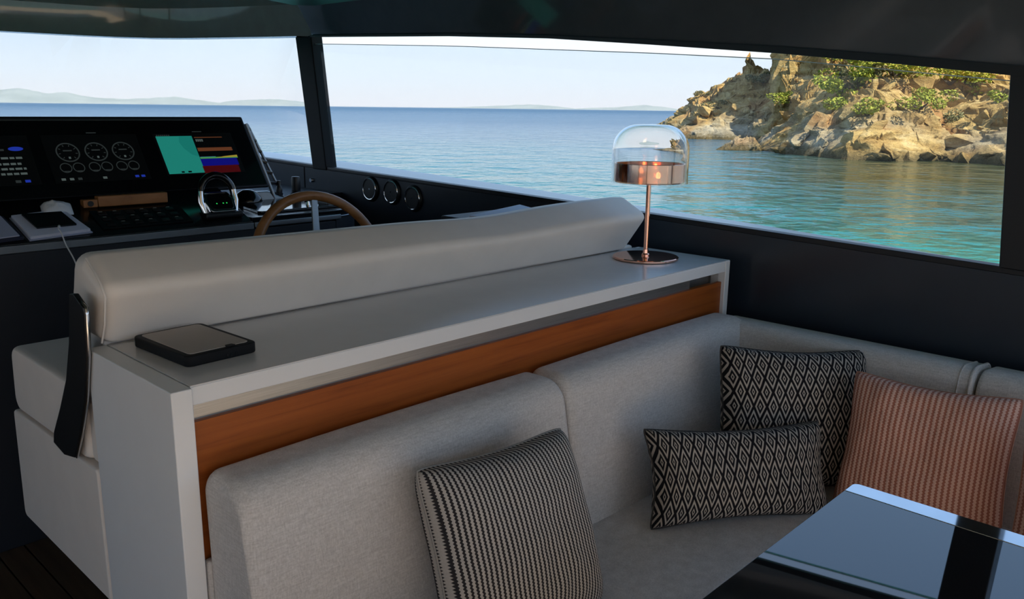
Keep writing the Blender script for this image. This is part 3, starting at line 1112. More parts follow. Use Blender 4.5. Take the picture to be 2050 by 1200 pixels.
# display with the chart and the sounder
d = plate(1.435, 1.765, .070, .262, .004, E0).build('display', 'lcd_dark', tp)
d['label'] = 'chart display with teal map and coloured sounder bands'
plate(1.444, 1.591, .076, .249, E0, E1).build('chart_area', 'lcd_chart', d)
bay = [(1.591, .249), (1.591, .150), (1.565, .160), (1.540, .190), (1.530, .220), (1.538, .249)]
MB().prism([onp(a, b, E1)[:] for a, b in bay], pn * .0003).build('chart_shallows', 'lcd_chart2', d)
plate(1.593, 1.755, .140, .1465, E0, E1).build('sounder_band', 'lcd_green', d)
MB().prism([onp(a, b, E1)[:] for a, b in [(1.66, .1425), (1.755, .1440), (1.755, .1535), (1.70, .149)]], pn * .0003).build('sounder_peak', 'lcd_yellow', d)
plate(1.593, 1.66, .1465, .149, E0, E1).build('sounder_band', 'lcd_cyan', d)
plate(1.591, 1.749, .106, .140, E0, E1).build('sounder_band', 'lcd_blue', d)
plate(1.588, 1.744, .072, .106, E0, E1).build('sounder_band', 'lcd_red', d)
plate(1.596, 1.745, .176, .192, E0, E1).build('sounder_band', 'lcd_orange', d)
plate(1.600, 1.72, .240, .243, E0, E1).build('sounder_band', 'lcd_orange', d)
for k in range(4):
    plate(1.602 + k * .008, 1.608 + k * .008, .222, .233, E0, E1).build('depth_digit', 'lcd_text', d)
for k in range(7):
    plate(1.448 + k * .008, 1.453 + k * .008, .2500, .2560, E0, E1).build('menu_mark', 'lcd_grey', d)
plate(1.495, 1.507, .079, .086, E1, E1 + .0003).build('map_mark', 'black', d)
plate(1.522, 1.536, .079, .086, E1, E1 + .0003).build('map_mark', 'black', d)
# display with engine dials
d = plate(1.030, 1.370, .060, .262, .004, E0).build('display', 'lcd_dark', tp)
d['label'] = 'display with three large and six small engine dials'
for cx in (1.104, 1.203, 1.301):
    ringplate(cx, .187, .036, .0405, E0, E1).build('dial_ring', 'lcd_grey', d)
    for a_ in range(-50, 231, 40):
        w = math.radians(a_)
        c_, s_ = math.cos(w), math.sin(w)
        q = [(cx + r * c_ - dd * s_, .187 + r * s_ + dd * c_) for r, dd in ((.026, -.0012), (.033, -.0012), (.033, .0012), (.026, .0012))]
        MB().prism([onp(a, b, E0)[:] for a, b in q], pn * .0008).build('dial_tick', 'lcd_grey', d)
    plate(cx - .015, cx + .015, .192, .1965, E0, E1).build('dial_text', 'lcd_grey', d)
    plate(cx - .003, cx + .004, .160, .168, E0, E1).build('dial_digit', 'lcd_text', d)
    for sx in (-.024, .020):
        ringplate(cx + sx, .122, .0175, .0205, E0, E1, 28).build('dial_ring', 'lcd_grey', d)
        plate(cx + sx - .009, cx + sx + .009, .106, .109, E0, E1).build('dial_text', 'lcd_grey', d)
for cx, mt in ((1.052, 'lcd_text'), (1.080, 'lcd_text'), (1.108, 'lcd_grey'), (1.195, 'lcd_text'), (1.312, 'lcd_logo'), (1.335, 'lcd_logo')):
    plate(cx, cx + .014, .070, .079, E0, E1).build('status_icon', mt, d)
plate(1.19, 1.225, .268, .271, .004, E1).build('brand_mark', 'lcd_grey', tp)
plate(1.60, 1.64, .268, .271, .004, E1).build('brand_mark', 'lcd_grey', tp)
# display with text lines
d = plate(.66, .985, .060, .262, .004, E0).build('display', 'lcd_dark', tp)
d['label'] = 'display with rows of small white readings at the left edge'
el = [(.938 + .024 * math.cos(2 * math.pi * k / 24), .207 + .0085 * math.sin(2 * math.pi * k / 24)) for k in range(24)]
MB().prism([onp(a, b, E0)[:] for a, b in el], pn * .0008).build('blue_badge', 'lcd_logo', d)
rng = random.Random(3)
for v in (.17, .146, .126, .106):
    x = .70
    while x < .945:
        w = rng.uniform(.008, .022)
        plate(x, min(x + w, .952), v - .004, v + .004, E0, E1).build('reading', 'lcd_text', d)
        x += w + .005
for x in (.72, .77, .82, .87):
    plate(x, x + .03, .20, .207, E0, E1).build('reading', 'lcd_grey', d)
plate(.905, .922, .070, .080, E0, E1).build('status_icon', 'lcd_grey', d)
plate(.935, .952, .070, .080, E0, E1).build('status_icon', 'lcd_logo', d)

# ------------------------------------------------------------------ grey bracket with slots behind the panel
t = thing('panel_bracket', 'slotted grey metal bracket standing behind the instrument panel', 'bracket', (2.0, 3.5, HZ + .012))
A0, A1 = Vector((1.905, 3.46, 1.37)), Vector((2.01, 3.42, 1.028))
B0, B1 = Vector((1.945, 3.52, 1.365)), Vector((2.09, 3.48, 1.028))
MB().tube([A0, A1], .009, 8).build('rail', 'alu', t, smooth=50)
MB().tube([B0, B1], .007, 8).build('rail', 'alu', t, smooth=50)
for k in range(7):
    s_ = .04 + .145 * k
    MB().tube([A0.lerp(A1, s_), B0.lerp(B1, s_ + .03)], .008, 6).build('rung', 'black', t, smooth=50)
m = MB()
m.hexa([(1.87, 3.44, 1.028), (2.06, 3.40, 1.028), (2.09, 3.47, 1.028), (1.90, 3.5, 1.028)], [(1.87, 3.44, 1.07), (1.98, 3.43, 1.07), (2.0, 3.47, 1.07), (1.90, 3.5, 1.07)])
m.build('foot', 'alu', t, bevel=.004)

# ------------------------------------------------------------------ things on the dash
# teak grab bar
t = thing('teak_bar', 'long teak bar lying on the dash under the dial display', 'bar', (1.2, 3.12, 1.09))
a = onslope(0, .205)
MB().box(1.125, 1.375, 3.105, 3.145, a.z - .004, a.z + .034).build('bar', 'teak_rim', t, bevel=.004)
MB().box(1.075, 1.124, 3.108, 3.142, a.z - .004, a.z + .024).build('end_block', 'teak_rim', t, bevel=.003)
MB().lathe([(.0, -.004), (.010, -.004), (.010, 0), (.0, 0)], (1.098, 3.108, a.z + .010), 16, 'Y').build('end_hole', 'black', t)

# engine throttle: black hoop with chrome-framed control head
t = thing('throttle_control', 'black hoop engine throttle with chrome framed control pad', 'throttle', (1.53, 3.0, 1.03))
hb = onslope(1.525, .085)
pts = []
for k in range(25):
    w = math.pi * (-.12 + 1.24 * k / 24)
    pts.append((hb.x + .066 * math.cos(w) + .002, hb.y + .01 + .012 * math.sin(w), hb.z + .072 + .068 * math.sin(w)))
MB().tube(pts, [.011 + .004 * math.sin(math.pi * k / 24) for k in range(25)], 10).build('hoop_handle', 'black_gloss', t, smooth=60)
for s_ in (-1, 1):
    MB().tube([(hb.x + s_ * .066, hb.y + .006, hb.z + .085), (hb.x + s_ * .070, hb.y, hb.z + .045), (hb.x + s_ * .06, hb.y - .012, hb.z + .0)], [.010, .013, .012], 10).build('chrome_arm', 'chrome', t, smooth=60)
rp = roundpoly([(-.050, -.012), (.050, -.012), (.060, .040), (.048, .085), (-.048, .085), (-.060, .040)], [.012] * 6, 4)


def padp(a, b, n):
    return (hb.x + a, hb.y - .03 + b * .72 - n * .69, hb.z + .008 + b * .69 + n * .72)


MB().prism([padp(a, b, 0) for a, b in rp], Vector(padp(0, 0, .016)) - Vector(padp(0, 0, 0))).build('chrome_frame', 'chrome', t, bevel=.003)
rp = roundpoly([(-.040, -.002), (.040, -.002), (.048, .040), (.038, .074), (-.038, .074), (-.048, .040)], [.010] * 6, 4)
pad = MB().prism([padp(a, b, .0155) for a, b in rp], Vector(padp(0, 0, .004)) - Vector(padp(0, 0, 0))).build('control_pad', 'black_gloss', t, bevel=.001, seg=1)
for dx in (-.022, .004, .018):
    MB().prism([padp(a, b, .0195) for a, b in [(dx, .022), (dx + .004, .022), (dx + .004, .026), (dx, .026)]], Vector(padp(0, 0, .0006)) - Vector(padp(0, 0, 0))).build('led', 'led', pad)
m = MB()
m.box(hb.x - .075, hb.x + .075, hb.y - .05, hb.y + .05, hb.z - .015, hb.z + .006)
m.build('base', 'black', t, bevel=.006)

# dark pod beside it
t = thing('compass_pod', 'black rounded compass pod beside the throttle', 'compass', (1.86, 3.37, HZ + .012))
MB().lathe([(.062, 0), (.064, .012), (.058, .03), (.042, .05), (.02, .062), (.0, .065)], (1.845, 3.37, HZ + .012), 28).build('dome', 'black_gloss', t, smooth=50)
MB().lathe([(.070, 0), (.072, .006), (.064, .012)], (1.845, 3.37, HZ + .012), 28).build('base_ring', 'black', t, smooth=40)
# glossy tinted chart tray on the side deck
rp = roundpoly([(1.70, 3.02), (2.10, 3.02), (2.18, 3.26), (2.10, 3.40), (1.94, 3.40), (1.74, 3.22)], [.02] * 6, 4)
t = thing('chart_tray', 'glossy dark blue tray on the console beside the joystick', 'tray', (1.98, 3.2, HZ + .012))
MB().prism([(a, b, HZ + .0125) for a, b in rp], (0, 0, .010)).build('tray', 'black_gloss', t, bevel=.002)
# joystick
t = thing('joystick', 'slim black joystick on the console tray', 'joystick', (2.06, 3.44, HZ + .012))
MB().lathe([(.030, 0), (.030, .006), (.014, .014), (.012, .02)], (2.055, 3.46, HZ + .012), 20).build('boot', 'black_rubber', t, smooth=40)
MB().lathe([(.012, .018), (.015, .04), (.012, .058), (.009, .062), (.0105, .080), (.009, .086), (.0, .087)], (2.055, 3.46, HZ + .012), 20).build('grip', 'black', t, smooth=50)
t = thing('thruster_lever', 'stout black bow thruster lever near the mullion', 'lever', (2.18, 3.5, HZ + .012))
MB().lathe([(.034, 0), (.034, .008), (.022, .02), (.0205, .03)], (2.182, 3.52, HZ + .012), 20).build('boot', 'black_rubber', t, smooth=40)
MB().lathe([(.020, .026), (.022, .05), (.021, .085), (.018, .094), (.0, .096)], (2.182, 3.52, HZ + .012), 20).build('grip', 'black', t, smooth=50)
t = thing('chrome_cleat', 'small chrome fitting on the console behind the steering wheel', 'fitting', (1.99, 3.09, HZ + .022))
MB().tube([(1.955, 3.10, HZ + .040), (1.975, 3.09, HZ + .046), (2.01, 3.095, HZ + .046), (2.035, 3.12, HZ + .055)], [.006, .008, .008, .006], 10).build('bar', 'chrome', t, smooth=60)
for xx in (1.972, 2.012):
    MB().lathe([(.010, 0), (.009, .006), (.006, .02)], (xx, 3.093, HZ + .0225), 14).build('foot', 'chrome', t, smooth=40)

# notebooks, phone tablet, cable, cloth on the sloped dash
t = thing('open_notebook', 'white open notebook under the phone tablet on the dash', 'notebook', (.93, 3.0, 1.03))
def nb(m, pts, n0, n1):
    return m.prism([onslope(a, b, n0)[:] for a, b in pts], sn * (n1 - n0))
nb(MB(), [(.842, .006), (1.040, .022), (1.002, .178), (.830, .160)], .0005, .004).build('cover', 'paper_blue', t)
nb(MB(), [(.846, .010), (1.034, .026), (.998, .174), (.834, .156)], .004, .015).build('pages', 'paper', t, bevel=.001, seg=1)
t = thing('closed_notebook', 'blue-grey notebook at the left photo edge of the dash', 'notebook', (.75, 3.0, 1.03))
nb(MB(), [(.62, .0), (.829, .018), (.812, .160), (.62, .150)], .0005, .012).build('cover', 'dark_blue_card', t, bevel=.001, seg=1)
nb(MB(), [(.62, .004), (.818, .022), (.803, .156), (.62, .146)], .012, .017).build('pages', 'paper_blue', t, bevel=.001, seg=1)
t = thing('phone_tablet', 'small black tablet charging on the white notebook', 'tablet', (.94, 3.02, 1.06))
nb(MB(), [(.878, .052), (1.000, .054), (.984, .146), (.862, .148)], .0155, .0225).build('body', 'screen_off', t, bevel=.001, seg=1)
t = thing('charging_cable', 'thin white charging cable hanging from the dash edge', 'cable', (.95, 2.9, .85))
c0 = onslope(.945, .055, .019)
cp_ = [c0, onslope(.935, .030, .024), onslope(.935, .008, .022), Vector((.938, 2.905, 1.0)), Vector((.945, 2.86, .95)), Vector((.952, 2.84, .88)), Vector((.950, 2.85, .78)), Vector((.945, 2.87, .60))]
pp = []
for i in range(len(cp_) - 1):
    p0, p1, p2, p3 = cp_[max(0, i - 1)], cp_[i], cp_[i + 1], cp_[min(len(cp_) - 1, i + 2)]
    for k in range(6):
        s_ = k / 6
        pp.append(.5 * ((2 * p1) + (p2 - p0) * s_ + (2 * p0 - 5 * p1 + 4 * p2 - p3) * s_ ** 2 + (3 * p1 - p0 - 3 * p2 + p3) * s_ ** 3))
pp.append(cp_[-1])
MB().tube(pp, .0022, 6).build('cord', 'cable', t, smooth=60)
MB().tube([c0, onslope(.940, .040, .0225)], .0042, 8).build('plug', 'cable', t, smooth=50)
# crumpled cloth
N = 18
vv, ff = [], []
for i in range(N):
    for j in range(N):
        a, b = i / (N - 1), j / (N - 1)
        x = .930 + .095 * a + .015 * b
        q = onslope(x, .150 + .075 * b)
        e = math.sin(math.pi * a) ** .5 * math.sin(math.pi * b) ** .4
        nn = float(fbm(np.array([a * 4.]), np.array([b * 3.]), np.array([2.]), 3, True)[0])
        q = q + sn * (.003 + .036 * e * (.55 + .6 * (1 - a)) * (.5 + nn * .7))
        vv.append(q[:])
        ff += [(i * N + j, (i + 1) * N + j, (i + 1) * N + j + 1, i * N + j + 1)] if i < N - 1 and j < N - 1 else []
m = MB().add(vv, ff)
ob = m.build('crumpled_cloth', 'cloth_white', smooth=60)
so = ob.modifiers.new('thickness', 'SOLIDIFY')
so.thickness = .002
tag(ob, 'small crumpled white cloth on the dash beside the teak bar', 'cloth')

# ------------------------------------------------------------------ steering wheel
tl = math.radians(20)
wc = Vector((1.746, 2.7 - .145 * math.sin(tl), 1.0 - .145 * math.cos(tl)))
e1 = Vector((1, 0, 0))
e2 = Vector((0, math.sin(tl), math.cos(tl)))
en = Vector((0, -math.cos(tl), math.sin(tl)))
WR = .272
t = thing('steering_wheel', 'varnished teak steering wheel with grey metal spokes at the helm', 'steering wheel', wc)
MB().tube([wc + (e1 * math.cos(2 * math.pi * k / 64) + e2 * math.sin(2 * math.pi * k / 64)) * WR for k in range(64)], .0185, 14, True).build('rim', 'teak_rim', t, smooth=60)
for a_ in (84, 204, 324):
    w = math.radians(a_)
    d_ = e1 * math.cos(w) + e2 * math.sin(w)
    s_ = -e1 * math.sin(w) + e2 * math.cos(w)
    q0, q1 = wc + d_ * .03 - en * .03, wc + d_ * (WR - .010)
    MB().hexa([q0 - s_ * .016 - en * .004, q0 + s_ * .016 - en * .004, q0 + s_ * .016 + en * .004, q0 - s_ * .016 + en * .004],
              [q1 - s_ * .013 - en * .004, q1 + s_ * .013 - en * .004, q1 + s_ * .013 + en * .004, q1 - s_ * .013 + en * .004]).build('spoke', 'alu', t, bevel=.002)
hubp = wc - en * .03
MB().tube([hubp - en * .18, hubp - en * .03], .026, 16).build('column', 'black', t, smooth=50)
MB().tube([hubp - en * .03, hubp + en * .015, hubp + en * .022], [.05, .048, .03], 24).build('hub', 'alu', t, smooth=40)

# ------------------------------------------------------------------ three round gauges on the starboard wall
GX = XW
g = thing('round_gauge', 'chrome rimmed round gauge on the navy wall, nearest the mullion', 'gauge', (GX, 3.354, 1.056), 'round gauges on the starboard wall')
c = (GX, 3.354, 1.056)
MB().lathe([(.062, 0), (.062, -.006), (.056, -.012), (.050, -.012)], c, 40, 'X').build('mount_ring', 'black', g, smooth=40)
MB().lathe([(.0535, -.006), (.0535, -.012), (.0515, -.0155), (.0485, -.0150), (.047, -.011), (.047, -.006)], c, 48, 'X').build('bezel', 'chrome', g, smooth=40)
fc = MB().lathe([(.0, -.009), (.0475, -.009), (.0475, -.006), (.0, -.006)], c, 40, 'X').build('face', 'navy_gauge' if 'navy_gauge' in MAT else plain('gauge_face', (.32, .36, .38), .4), g, smooth=30)
MB().lathe([(.0, -.013), (.004, -.013), (.005, -.009)], c, 14, 'X').build('pivot', 'chrome', fc, smooth=40)
m = MB()
m.hexa([(GX - .0115, c[1] - .002, c[2]), (GX - .0115, c[1] + .002, c[2]), (GX - .0100, c[1] + .002, c[2]), (GX - .0100, c[1] - .002, c[2])],
       [(GX - .0115, c[1] - .022, c[2] + .024), (GX - .0115, c[1] - .020, c[2] + .026), (GX - .0100, c[1] - .020, c[2] + .026), (GX - .0100, c[1] - .022, c[2] + .024)])
m.build('needle', 'chrome', fc)
for y, z, lb in ((3.185, 1.054, 'chrome rimmed round gauge in the middle of the wall trio'), (3.026, 1.036, 'chrome rimmed round gauge of the trio nearest the counter')):
    c2_ = copy_tree(g)
    c2_.location = (GX, y, z)
    c2_['label'] = lb

# ------------------------------------------------------------------ side locker behind the backrest and white pad on it
t = thing('side_locker', 'dark navy side locker by the wall ahead of the backrest', 'locker', (2.2, 2.1, 0))
MB().box(1.935, 2.345, 1.86, 2.19, 0, 1.06).build('body', 'navy_matte', t, bevel=.006)
MB().box(1.932, 2.348, 1.857, 2.193, 1.06, 1.082).build('lid', 'navy_matte', t, bevel=.004)
m = MB()
m.prism([(2.305, 2.167, 1.084), (2.25, 2.04, 1.084), (1.94, 1.95, 1.084), (1.934, 2.05, 1.084)], (0, 0, .012))
tag(m.build('chart_folder', 'paper', bevel=.001), 'white chart folder peeking above the helm backrest', 'folder')

# ================================================================== OUTSIDE
SEA = -1.75


def mat_sea():
    t = NT('sea_water')
    geo = t.n.new('ShaderNodeNewGeometry')
    pos = geo.outputs['Position']
    mp = t.n.new('ShaderNodeMapping')
    t.t.links.new(pos, mp.inputs[0])
    sp = t.new('ShaderNodeSeparateXYZ', {0: pos})
    # distance from the boat decides the depth of water over the sand
    ln = t.new('ShaderNodeVectorMath', {0: pos}, operation='LENGTH')
    nz = t.noise(pos, .05, 3)
    dist = t.math('ADD', ln.outputs['Value'], t.math('MULTIPLY', t.math('SUBTRACT', nz, .5), 26.0))
    ang = t.math('DIVIDE', sp.outputs[1], t.math('MAXIMUM', sp.outputs[0], 1.0))
    col = t.ramp(t.math('DIVIDE', dist, 160.0), [(.0, (.012, .230, .190)), (.13, (.010, .180, .155)), (.19, (.008, .120, .130)), (.32, (.006, .115, .145)), (.6, (.005, .068, .125)), (1., (.004, .052, .115))])
    # brown reflection of the headland painted into the water colour, over weedy bottom
    bear = t.ramp(ang, [(.40, (1, 1, 1)), (.58, (0, 0, 0))])
    offs = t.ramp(t.math('DIVIDE', dist, 100.0), [(.26, (0, 0, 0)), (.46, (1, 1, 1))])
    col = t.mix(t.math('MULTIPLY', t.math('MULTIPLY', bear, offs), .9), col, (.055, .052, .014))
    w1 = t.noise(pos, .35, 3, .6)
    w2 = t.noise(pos, 1.6, 4, .6, .3)
    w3 = t.noise(pos, 6.0, 3, .6)
    b = t.bump(w1, .65, 1.0)
    b = t.bump(w2, .40, .2, b)
    b = t.bump(w3, .20, .03, b)
    rg = t.ramp(t.math('DIVIDE', ln.outputs['Value'], 1000.0), [(.0, (.06, .06, .06)), (.06, (.10, .10, .10)), (.2, (.22, .22, .22)), (1., (.34, .34, .34))])
    t.p(color=col, rough=rg, ior=1.333, normal=b)
    return t.m


MAT['sea'] = mat_sea()
m = MB()
rr = [0, 12, 40, 120, 400, 1500, 6000, 24000, 50000]
n = 48
m.v = [(0, 0, SEA)] + [(r * math.cos(2 * math.pi * k / n), r * math.sin(2 * math.pi * k / n), SEA) for r in rr[1:] for k in range(n)]
m.f = [(0, 1 + k, 1 + (k + 1) % n) for k in range(n)]
for j in range(len(rr) - 2):
    for k in range(n):
        a, b_ = 1 + j * n + k, 1 + j * n + (k + 1) % n
        m.f.append((a, a + n, b_ + n, b_))
sea = m.build('sea', 'sea', origin=(0, 0, SEA))
tag(sea, 'blue rippled sea turning turquoise close to the boat', 'sea', kind='stuff')


# ------------------------------------------------------------------ rocky headland
def mat_rock(name='headland_rock'):
    t = NT(name)
    geo = t.n.new('ShaderNodeNewGeometry')
    pos = geo.outputs['Position']
    mp = t.n.new('ShaderNodeMapping')
    t.t.links.new(pos, mp.inputs[0])
    mp.inputs['Rotation'].default_value = (.5, .5, .9)
    mp.inputs['Scale'].default_value = (.35, .35, 1.3)
    st = t.noise(mp.outputs[0], 1.1, 6, .65, .6)
    big = t.noise(pos, .13, 3, .5)
    fine = t.noise(pos, 2.6, 6, .7)
    c1_ = t.ramp(st, [(.25, (.22, .125, .045)), (.42, (.48, .30, .105)), (.58, (.66, .45, .175)), (.75, (.78, .60, .32))])
    c2_ = t.ramp(st, [(.25, (.20, .165, .12)), (.5, (.44, .37, .26)), (.75, (.72, .63, .48))])
    c3_ = t.ramp(st, [(.3, (.36, .16, .055)), (.7, (.60, .33, .13))])
    sp = t.new('ShaderNodeSeparateXYZ', {0: pos})
    z = t.math('ADD', sp.outputs[2], t.math('MULTIPLY', t.math('SUBTRACT', fine, .5), 1.4))
    low = t.ramp(t.math('MULTIPLY', t.math('ADD', z, 1.75), .16), [(.12, (1, 1, 1)), (.62, (0, 0, 0))])
    c = t.mix(t.math('MULTIPLY', low, t.ramp(big, [(.42, (0, 0, 0)), (.58, (1, 1, 1))])), c1_, c2_)
    big2 = t.noise(pos, .21, 2, .5)
    c = t.mix(t.ramp(big2, [(.56, (0, 0, 0)), (.68, (.85, .85, .85))]), c, c3_)
    c = t.mix(t.ramp(fine, [(.35, (.5, .5, .5)), (.55, (0, 0, 0))]), c, t.mix(.5, c, (.14, .10, .06)))
    wet = t.ramp(t.math('MULTIPLY', t.math('ADD', z, 1.75), .5), [(.10, (1, 1, 1)), (.42, (0, 0, 0))])
    c = t.mix(wet, c, (.16, .115, .05))
    fine2 = t.noise(pos, 7.5, 5, .7)
    c = t.mix(t.ramp(fine2, [(.30, (.55, .55, .55)), (.46, (0, 0, 0))]), c, t.mix(.6, c, (.10, .065, .035)))
    b = t.bump(fine, .8, .45)
    b = t.bump(st, .7, .7, b)
    b = t.bump(fine2, .6, .16, b)
    t.p(color=c, rough=.92, spec=.15, normal=b)
    return t.m


MAT['rock'] = mat_rock()
D2R = math.pi / 180
th_tab = [55.7, 56.0, 56.75, 57.55, 58.5, 60.1, 61.0, 61.35, 61.56, 61.8, 62.1, 63.0, 63.15, 63.5, 64.5, 66, 70, 76, 84, 100]
far_sh = [152, 140, 106, 101.5, 100, 100, 100, 100, 100, 99, 98, 96, 95, 94, 92, 90, 86, 84, 82, 80]
far_h = [.2, .6, 1.7, 2.8, 4.6, 5.7, 6.8, 7.6, 8.8, 7.4, 7.0, 7.0, 12.2, 14.5, 17, 20, 22, 22, 21, 20]
nth = [62.3, 62.7, 63.5, 64.7, 66.2, 67.7, 69.4, 71.3, 72.4, 73.2, 74.4, 75.8, 78, 84, 100]
near_sh = [76, 74, 71.5, 69.5, 66, 63.5, 63.5, 65, 65.5, 66.5, 64.5, 63, 61, 60, 60]
near_h = [.1, .7, 1.5, 2.8, 4.6, 5.4, 6.0, 5.7, 4.6, 3.3, 3.4, 4.1, 5, 5, 5]
TH = np.linspace(55.7, 98, 640)
# finer where the camera looks
TH = np.concatenate([np.linspace(55.7, 78.5, 620), np.linspace(78.6, 98, 110)])
RR = np.concatenate([np.linspace(57, 112, 250), np.linspace(112.5, 175, 70)])
T, Rr = np.meshgrid(TH, RR, indexing='ij')
Xg, Yg = Rr * np.sin(T * D2R), Rr * np.cos(T * D2R)


def smooth01(s):
    s = np.clip(s, 0, 1)
    return s


wob = (fbm(Xg * .22, Yg * .22, 0 * Xg + 3, 3) - .5) * 7
fsh = np.interp(T, th_tab, far_sh)
fh = np.interp(T, th_tab, far_h)
ns = np.interp(T, nth, near_sh, left=500, right=60)
nh = np.interp(T, nth, near_h, left=0)
df = (Rr - fsh + wob * .8)
dn = (Rr - ns + wob * .5)
sf = np.clip(df / 17, 0, 1)
Hf = np.where(df > 0, fh * (.55 * sf ** .55 + .45 * sf ** 2.0), np.maximum(df * .5, -1.6))
Hf = Hf - np.clip((df - 22) / 60, 0, 1) * fh * .5
snn = np.clip(dn / 11, 0, 1)
Hn = np.where(dn > 0, nh * (.7 * snn ** .6 + .3 * snn ** 1.6) - np.clip((dn - 12) / 10, 0, 1) * nh * .55, np.maximum(dn * .5, -1.6))
Hn = np.where(T < 62.3, -1.6, Hn)
Hh = np.maximum(Hf, Hn)
env = np.clip((Hh + .3) / 1.6, 0, 1)
ridg = fbm(Xg * .16 + Hh * .05, Yg * .16, Hh * .12 + 1, 5, True, .55) - .5
# tilted strata: blocks stepped along a dipping direction
q = Xg * .42 - Yg * .55 + Hh * .9
blk = fbm(q * .9, (Xg * .55 + Yg * .42) * .30, Hh * .45, 3, False) - .5
rg2 = fbm(Xg * .55 + ridg * 1.5, Yg * .55 + blk * 2, Hh * .6 + 4, 4, True, .6) - .5
rg3 = fbm(Xg * 1.5 + blk * 3, Yg * 1.5, Hh * 1.6 + 8, 4, True, .6) - .5
amp = np.clip(Hh / 7.0, .28, 1.0)
Hh2 = Hh + env * amp * (ridg * 3.1 + blk * 2.6 + rg2 * 1.5 + rg3 * .75)
Hh2 = np.where(Hh > 0, np.maximum(Hh2, .05 + .25 * rg2), Hh)
stp = Hh2 / .9 + blk * 2
Hh2 = Hh2 + env * .16 * np.sin(stp * 2 * np.pi) * np.clip(Hh2 / 3, 0, 1)
# horizontal crags
ox = (fbm(Xg * .35, Yg * .35, Hh2 * .6 + 11, 4) - .5) * 3.6 * env
oy = (fbm(Xg * .35, Yg * .35, Hh2 * .6 + 23, 4) - .5) * 3.6 * env
PX, PY, PZ = Xg + ox, Yg + oy, Hh2 + SEA
n0, n1 = T.shape
keep = (PZ > SEA - .9)
idm = np.arange(n0 * n1).reshape(n0, n1)
kq = keep[:-1, :-1] | keep[1:, :-1] | keep[1:, 1:] | keep[:-1, 1:]
quads = np.stack([idm[:-1, :-1], idm[1:, :-1], idm[1:, 1:], idm[:-1, 1:]], -1)[kq]
used = np.unique(quads)
remap = -np.ones(n0 * n1, int)
remap[used] = np.arange(len(used))
co = np.stack([PX, PY, PZ], -1).reshape(-1, 3)[used]
hl_ = thing('rocky_headland', 'ochre rocky headland with cliffs and green shrubs across the water', 'headland', (70, 35, SEA))
me = bpy.data.meshes.new('cliff')
me.from_pydata(co.tolist(), [], remap[quads].tolist())
me.update()
cl = link('cliff', me, 'rock', hl_, None)
for p in me.polygons:
    p.use_smooth = True
me.set_sharp_from_angle(angle=math.radians(32))
ELEV = np.degrees(np.arctan2(PZ - CAM_H, np.hypot(PX, PY)))


def px_dir(x, y):
    d = _r2 * ((x - 1025) / FPX) - _u2 * ((y - 600) / FPX) + _f
    return math.degrees(math.atan2(d.x, d.y)), math.degrees(math.atan2(d.z, math.hypot(d.x, d.y)))


def on_rock(th, el):
    """first point of the slope at bearing th that rises to elevation angle el"""
    i = int(np.argmin(np.abs(TH - th)))
    col = ELEV[i]
    j = int(np.argmax(col >= el))
    if col[j] < el:
        j = int(np.argmax(col))
    return Vector((PX[i, j], PY[i, j], PZ[i, j]))


def boulder_mesh(seed, sub=3):
    bm = bmesh.new()
    bmesh.ops.create_icosphere(bm, subdivisions=sub, radius=1)
    c_ = np.array([v.co[:] for v in bm.verts])
    rs_ = np.random.RandomState(seed)
    d = np.ones(len(c_))
    for _ in range(14):                     # chop facets
        nrm_ = rs_.normal(size=3)
        nrm_ /= np.linalg.norm(nrm_)
        lim = rs_.uniform(.30, .75)
        pr_ = c_ @ nrm_
        ex = np.clip(pr_ - lim, 0, None)
        c_ = c_ - ex[:, None] * nrm_
    f_ = fbm(c_[:, 0] * 2 + seed, c_[:, 1] * 2, c_[:, 2] * 2, 4, True) - .5
    c_ = c_ * (1 + .16 * f_)[:, None]
    for v, p in zip(bm.verts, c_):
        v.co = p
    me = bpy.data.meshes.new('boulder')
    bm.to_mesh(me)
    bm.free()
    me.materials.append(MAT['rock'])
    return me


bmeshes = [boulder_mesh(s) for s in (1, 2, 3, 4, 5)]
rb = random.Random(5)


def boulder(th, el, size, asp=(1, 1, 1), sink=.35):
    p = on_rock(th, el)
    o = bpy.data.objects.new('boulder', bmeshes[rb.randrange(5)])
    COL.objects.link(o)
    o.parent = hl_
    o.matrix_parent_inverse = Matrix.Translation(-Vector(hl_.location))
    o.location = p - Vector((0, 0, size * sink * .4))
    o.rotation_euler = (rb.uniform(-.5, .5), rb.uniform(-.5, .5), rb.uniform(0, 6.3))
    o.scale = tuple(size * a * rb.uniform(.85, 1.2) for a in asp)
    return o


